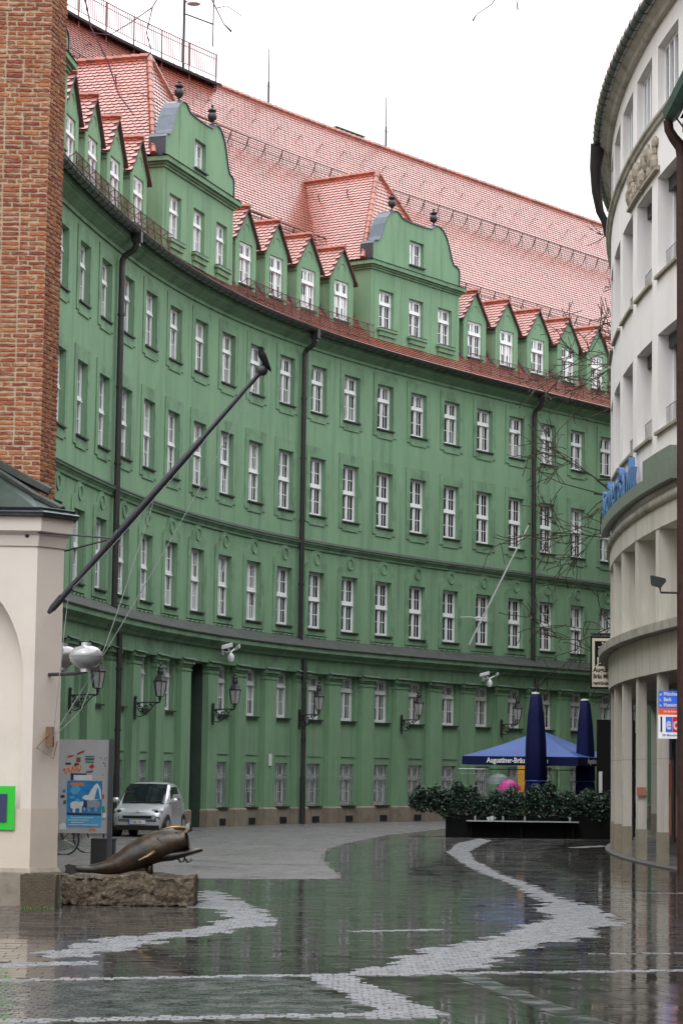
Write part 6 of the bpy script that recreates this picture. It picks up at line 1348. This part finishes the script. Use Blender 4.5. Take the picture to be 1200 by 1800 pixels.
def small_umbrella(x, y, z, r_, m_, label):
    t = thing('umbrella', label, 'umbrella', (x, y, 0), group='umbrellas behind the hedge'); n_ = 8
    q = MB(); rings_ = [[(r_*a*math.cos(2*pi*k/16)*(1-.03*(k % 2)), r_*a*math.sin(2*pi*k/16)*(1-.03*(k % 2)), z+zz) for k in range(16)] for a, zz in ((.03,0),(.35,-.04),(.65,-.13),(.88,-.26),(1.0,-.36))]; q.loft(rings_, cap=False); put('canopy', q, m_, t)
    q = MB(); q.tube([(0,0,.0),(0,0,z+.06)], .012, 5); put('shaft', q, 'alu', t)
small_umbrella(5.75, 82.6, 1.72, .42, 'umb_pink', 'bright pink umbrella showing above the hedge'); small_umbrella(5.42, 83.2, 1.92, .50, 'umb_grey', 'dark grey umbrella showing above the hedge')
YB = thing('yellow_banner', 'yellow upright banner behind the closed parasol', 'banner', (6.3, 83.5, 0)); q = MB(); q.box(6.10, 6.50, 83.45, 83.5, .3, 2.35); put('banner_sheet', q, 'yellow', YB, world=True); q = MB(); q.tube([(6.08,83.5,-.02),(6.08,83.5,2.4)], .02, 6); put('post', q, 'alu', YB, world=True)
q = MB(); q.box(-.17,.17,-.012,.0,0,.10); o = put('warning_sign', q, 'yellow'); o.location = (6.75, 80.57, 1.52); tag(o, 'small yellow warning sign hung on the barrier fence', 'sign')
BP_ = thing('black_panel', 'tall black panel with a pale notice at the bank corner', 'panel', (8.7, 77.2, 0)); q = MB(); q.box(8.12, 9.3, 77.1, 77.35, -.02, 3.64); put('panel', q, 'sign_black', BP_, world=True); q = MB(); q.box(8.16, 8.27, 77.07, 77.095, 1.36, 2.02); put('notice', q, 'cam_white', BP_, world=True)
q = MB(); q.box(8.15, 8.6, 76.7, 77.0, -.01, .28); tag(put('pale_crate', q, 'cam_white'), 'low pale box on the ground below the black panel', 'box')

# ------------------------------------------------------------------ bare trees
def branch(mb, buds, p, d, L_, r_, depth, rg, bend=.35, droop=0.0, maxd=5, minr=.004):
    n = 5; pts = [p.copy()]; rs = [r_]; cur = p.copy(); dd = d.copy()
    for k in range(n):
        dd = (dd+Vector((rg.gauss(0,bend), rg.gauss(0,bend), rg.gauss(0,bend)-droop))*.28).normalized(); cur = cur+dd*(L_/n); pts.append(cur.copy()); rs.append(max(minr, r_*(1-.55*(k+1)/n)))
    mb.tube(pts, rs, 5 if r_ > .02 else 3, cap=False)
    if depth >= maxd: 
        buds.append(pts[-1]); return
    for k in range(rg.randint(2, 4)):
        t = rg.uniform(.35, 1.0); j = min(n-1, int(t*n)); q0 = pts[j].lerp(pts[j+1], t*n-j)
        nd = (dd+Vector((rg.gauss(0,.75), rg.gauss(0,.75), rg.gauss(0.05,.6)))).normalized(); branch(mb, buds, q0, nd, L_*rg.uniform(.58,.85), max(minr, rs[j+1]*.72), depth+1, rg, bend, droop, maxd, minr)
TR = thing('bare_tree', 'bare winter tree reaching out from behind the bank', 'tree', (11.6, 82, 0)); rg = random.Random(21)
q = MB(); q.tube([(11.6,82,-.1),(11.5,82,3),(11.6,82.1,7),(11.4,82,12),(11.3,82,17)], [.30,.25,.21,.15,.08], 9); put('trunk', q, 'bark', TR, smooth=True, world=True)
q = MB(); buds = []
for z, dx, dz, L_, r_ in ((7.6,-1,.02,2.9,.07),(9.3,-1,.05,3.0,.08),(11.2,-1,.08,3.1,.08),(12.2,-1,.05,3.0,.07),(15.0,-1,.12,2.5,.06),(16.0,-1,.2,2.5,.06),(16.5,-.9,.5,2.2,.05),(9.5,.6,.3,2.5,.06),(12.5,.7,.5,2.3,.05),(7.2,.2,.4,2.3,.06)):
    branch(q, buds, Vector((11.5,82,z)), Vector((dx, rg.uniform(-.4,.4), dz)).normalized(), L_, r_, 0, rg, .45, .02, 4, .015)
stuff(put('crown', q, 'bark', TR, world=True))
q = MB()
for b_ in buds[::7]:
    c_ = b_+Vector((rg.gauss(0,.02), rg.gauss(0,.02), -.02)); s_ = rg.uniform(.02,.04); q.add([c_+Vector((-s_,0,0)), c_+Vector((0,s_*.4,s_)), c_+Vector((s_,0,0)), c_+Vector((0,-s_*.4,-s_))], [(0,1,2,3)])
stuff(put('dry_leaves', q, 'dry_leaf', TR, world=True))
# a tree by the viewer: only its overhanging twigs reach into the picture
NT = thing('overhanging_tree', 'blurred reddish bare twigs hanging into the top of the picture', 'tree', (-4.6, 9.5, 0)); rg = random.Random(33)
q = MB(); q.tube([(-4.6,9.5,-.05),(-4.55,9.5,2.5),(-4.3,9.4,4.8),(-3.2,9.2,6.2),(-1.6,8.9,6.5),(-.4,9.0,6.6),(.8,9.2,6.5)], [.14,.12,.10,.07,.05,.03,.012], 9); put('trunk', q, 'bark', NT, smooth=True, world=True)
def twig(pts, rs):
    rs = [r*.75 for r in rs]
    q = MB(); q.tube([Vector(p) for p in pts], rs, 5); o = put('twig', q, 'twig_near', NT, smooth=True, world=True); return o
twig([(-1.3,8.8,6.3),(-1.05,8.9,5.4),(-1.0,9,4.85),(-.97,9,4.72),(-.90,9,4.58),(-.86,9,4.46),(-.80,9,4.38)], [.010,.007,.0045,.0040,.004,.003,.002])
twig([(-.95,8.9,6.4),(-.70,9,5.5),(-.66,9,4.95),(-.74,9,4.80),(-.82,9,4.74),(-.90,9,4.69),(-.97,9,4.70)], [.009,.006,.004,.0035,.003,.0025,.002])
twig([(-.74,9,4.80),(-.76,9,4.70),(-.74,9,4.63),(-.76,9,4.60)], [.0035,.003,.0025,.004])
twig([(-.2,8.9,6.5),(-.40,9,5.6),(-.55,9,4.90),(-.50,9,4.80),(-.47,9,4.74),(-.44,9,4.71)], [.009,.006,.004,.0035,.003,.006])
twig([(-.50,9,4.80),(-.46,9,4.81),(-.40,9,4.77)], [.003,.0025,.002]); twig([(-.86,9,4.46),(-.78,9,4.47),(-.70,9,4.42)], [.003,.0022,.002])
twig([(.7,9.1,6.4),(.66,9,5.6),(.60,9,4.92),(.54,9,4.83),(.485,9,4.79),(.47,9,4.765)], [.009,.006,.004,.003,.0025,.005]); twig([(.60,9,4.92),(.635,9,4.85),(.64,9,4.81)], [.003,.0025,.004])
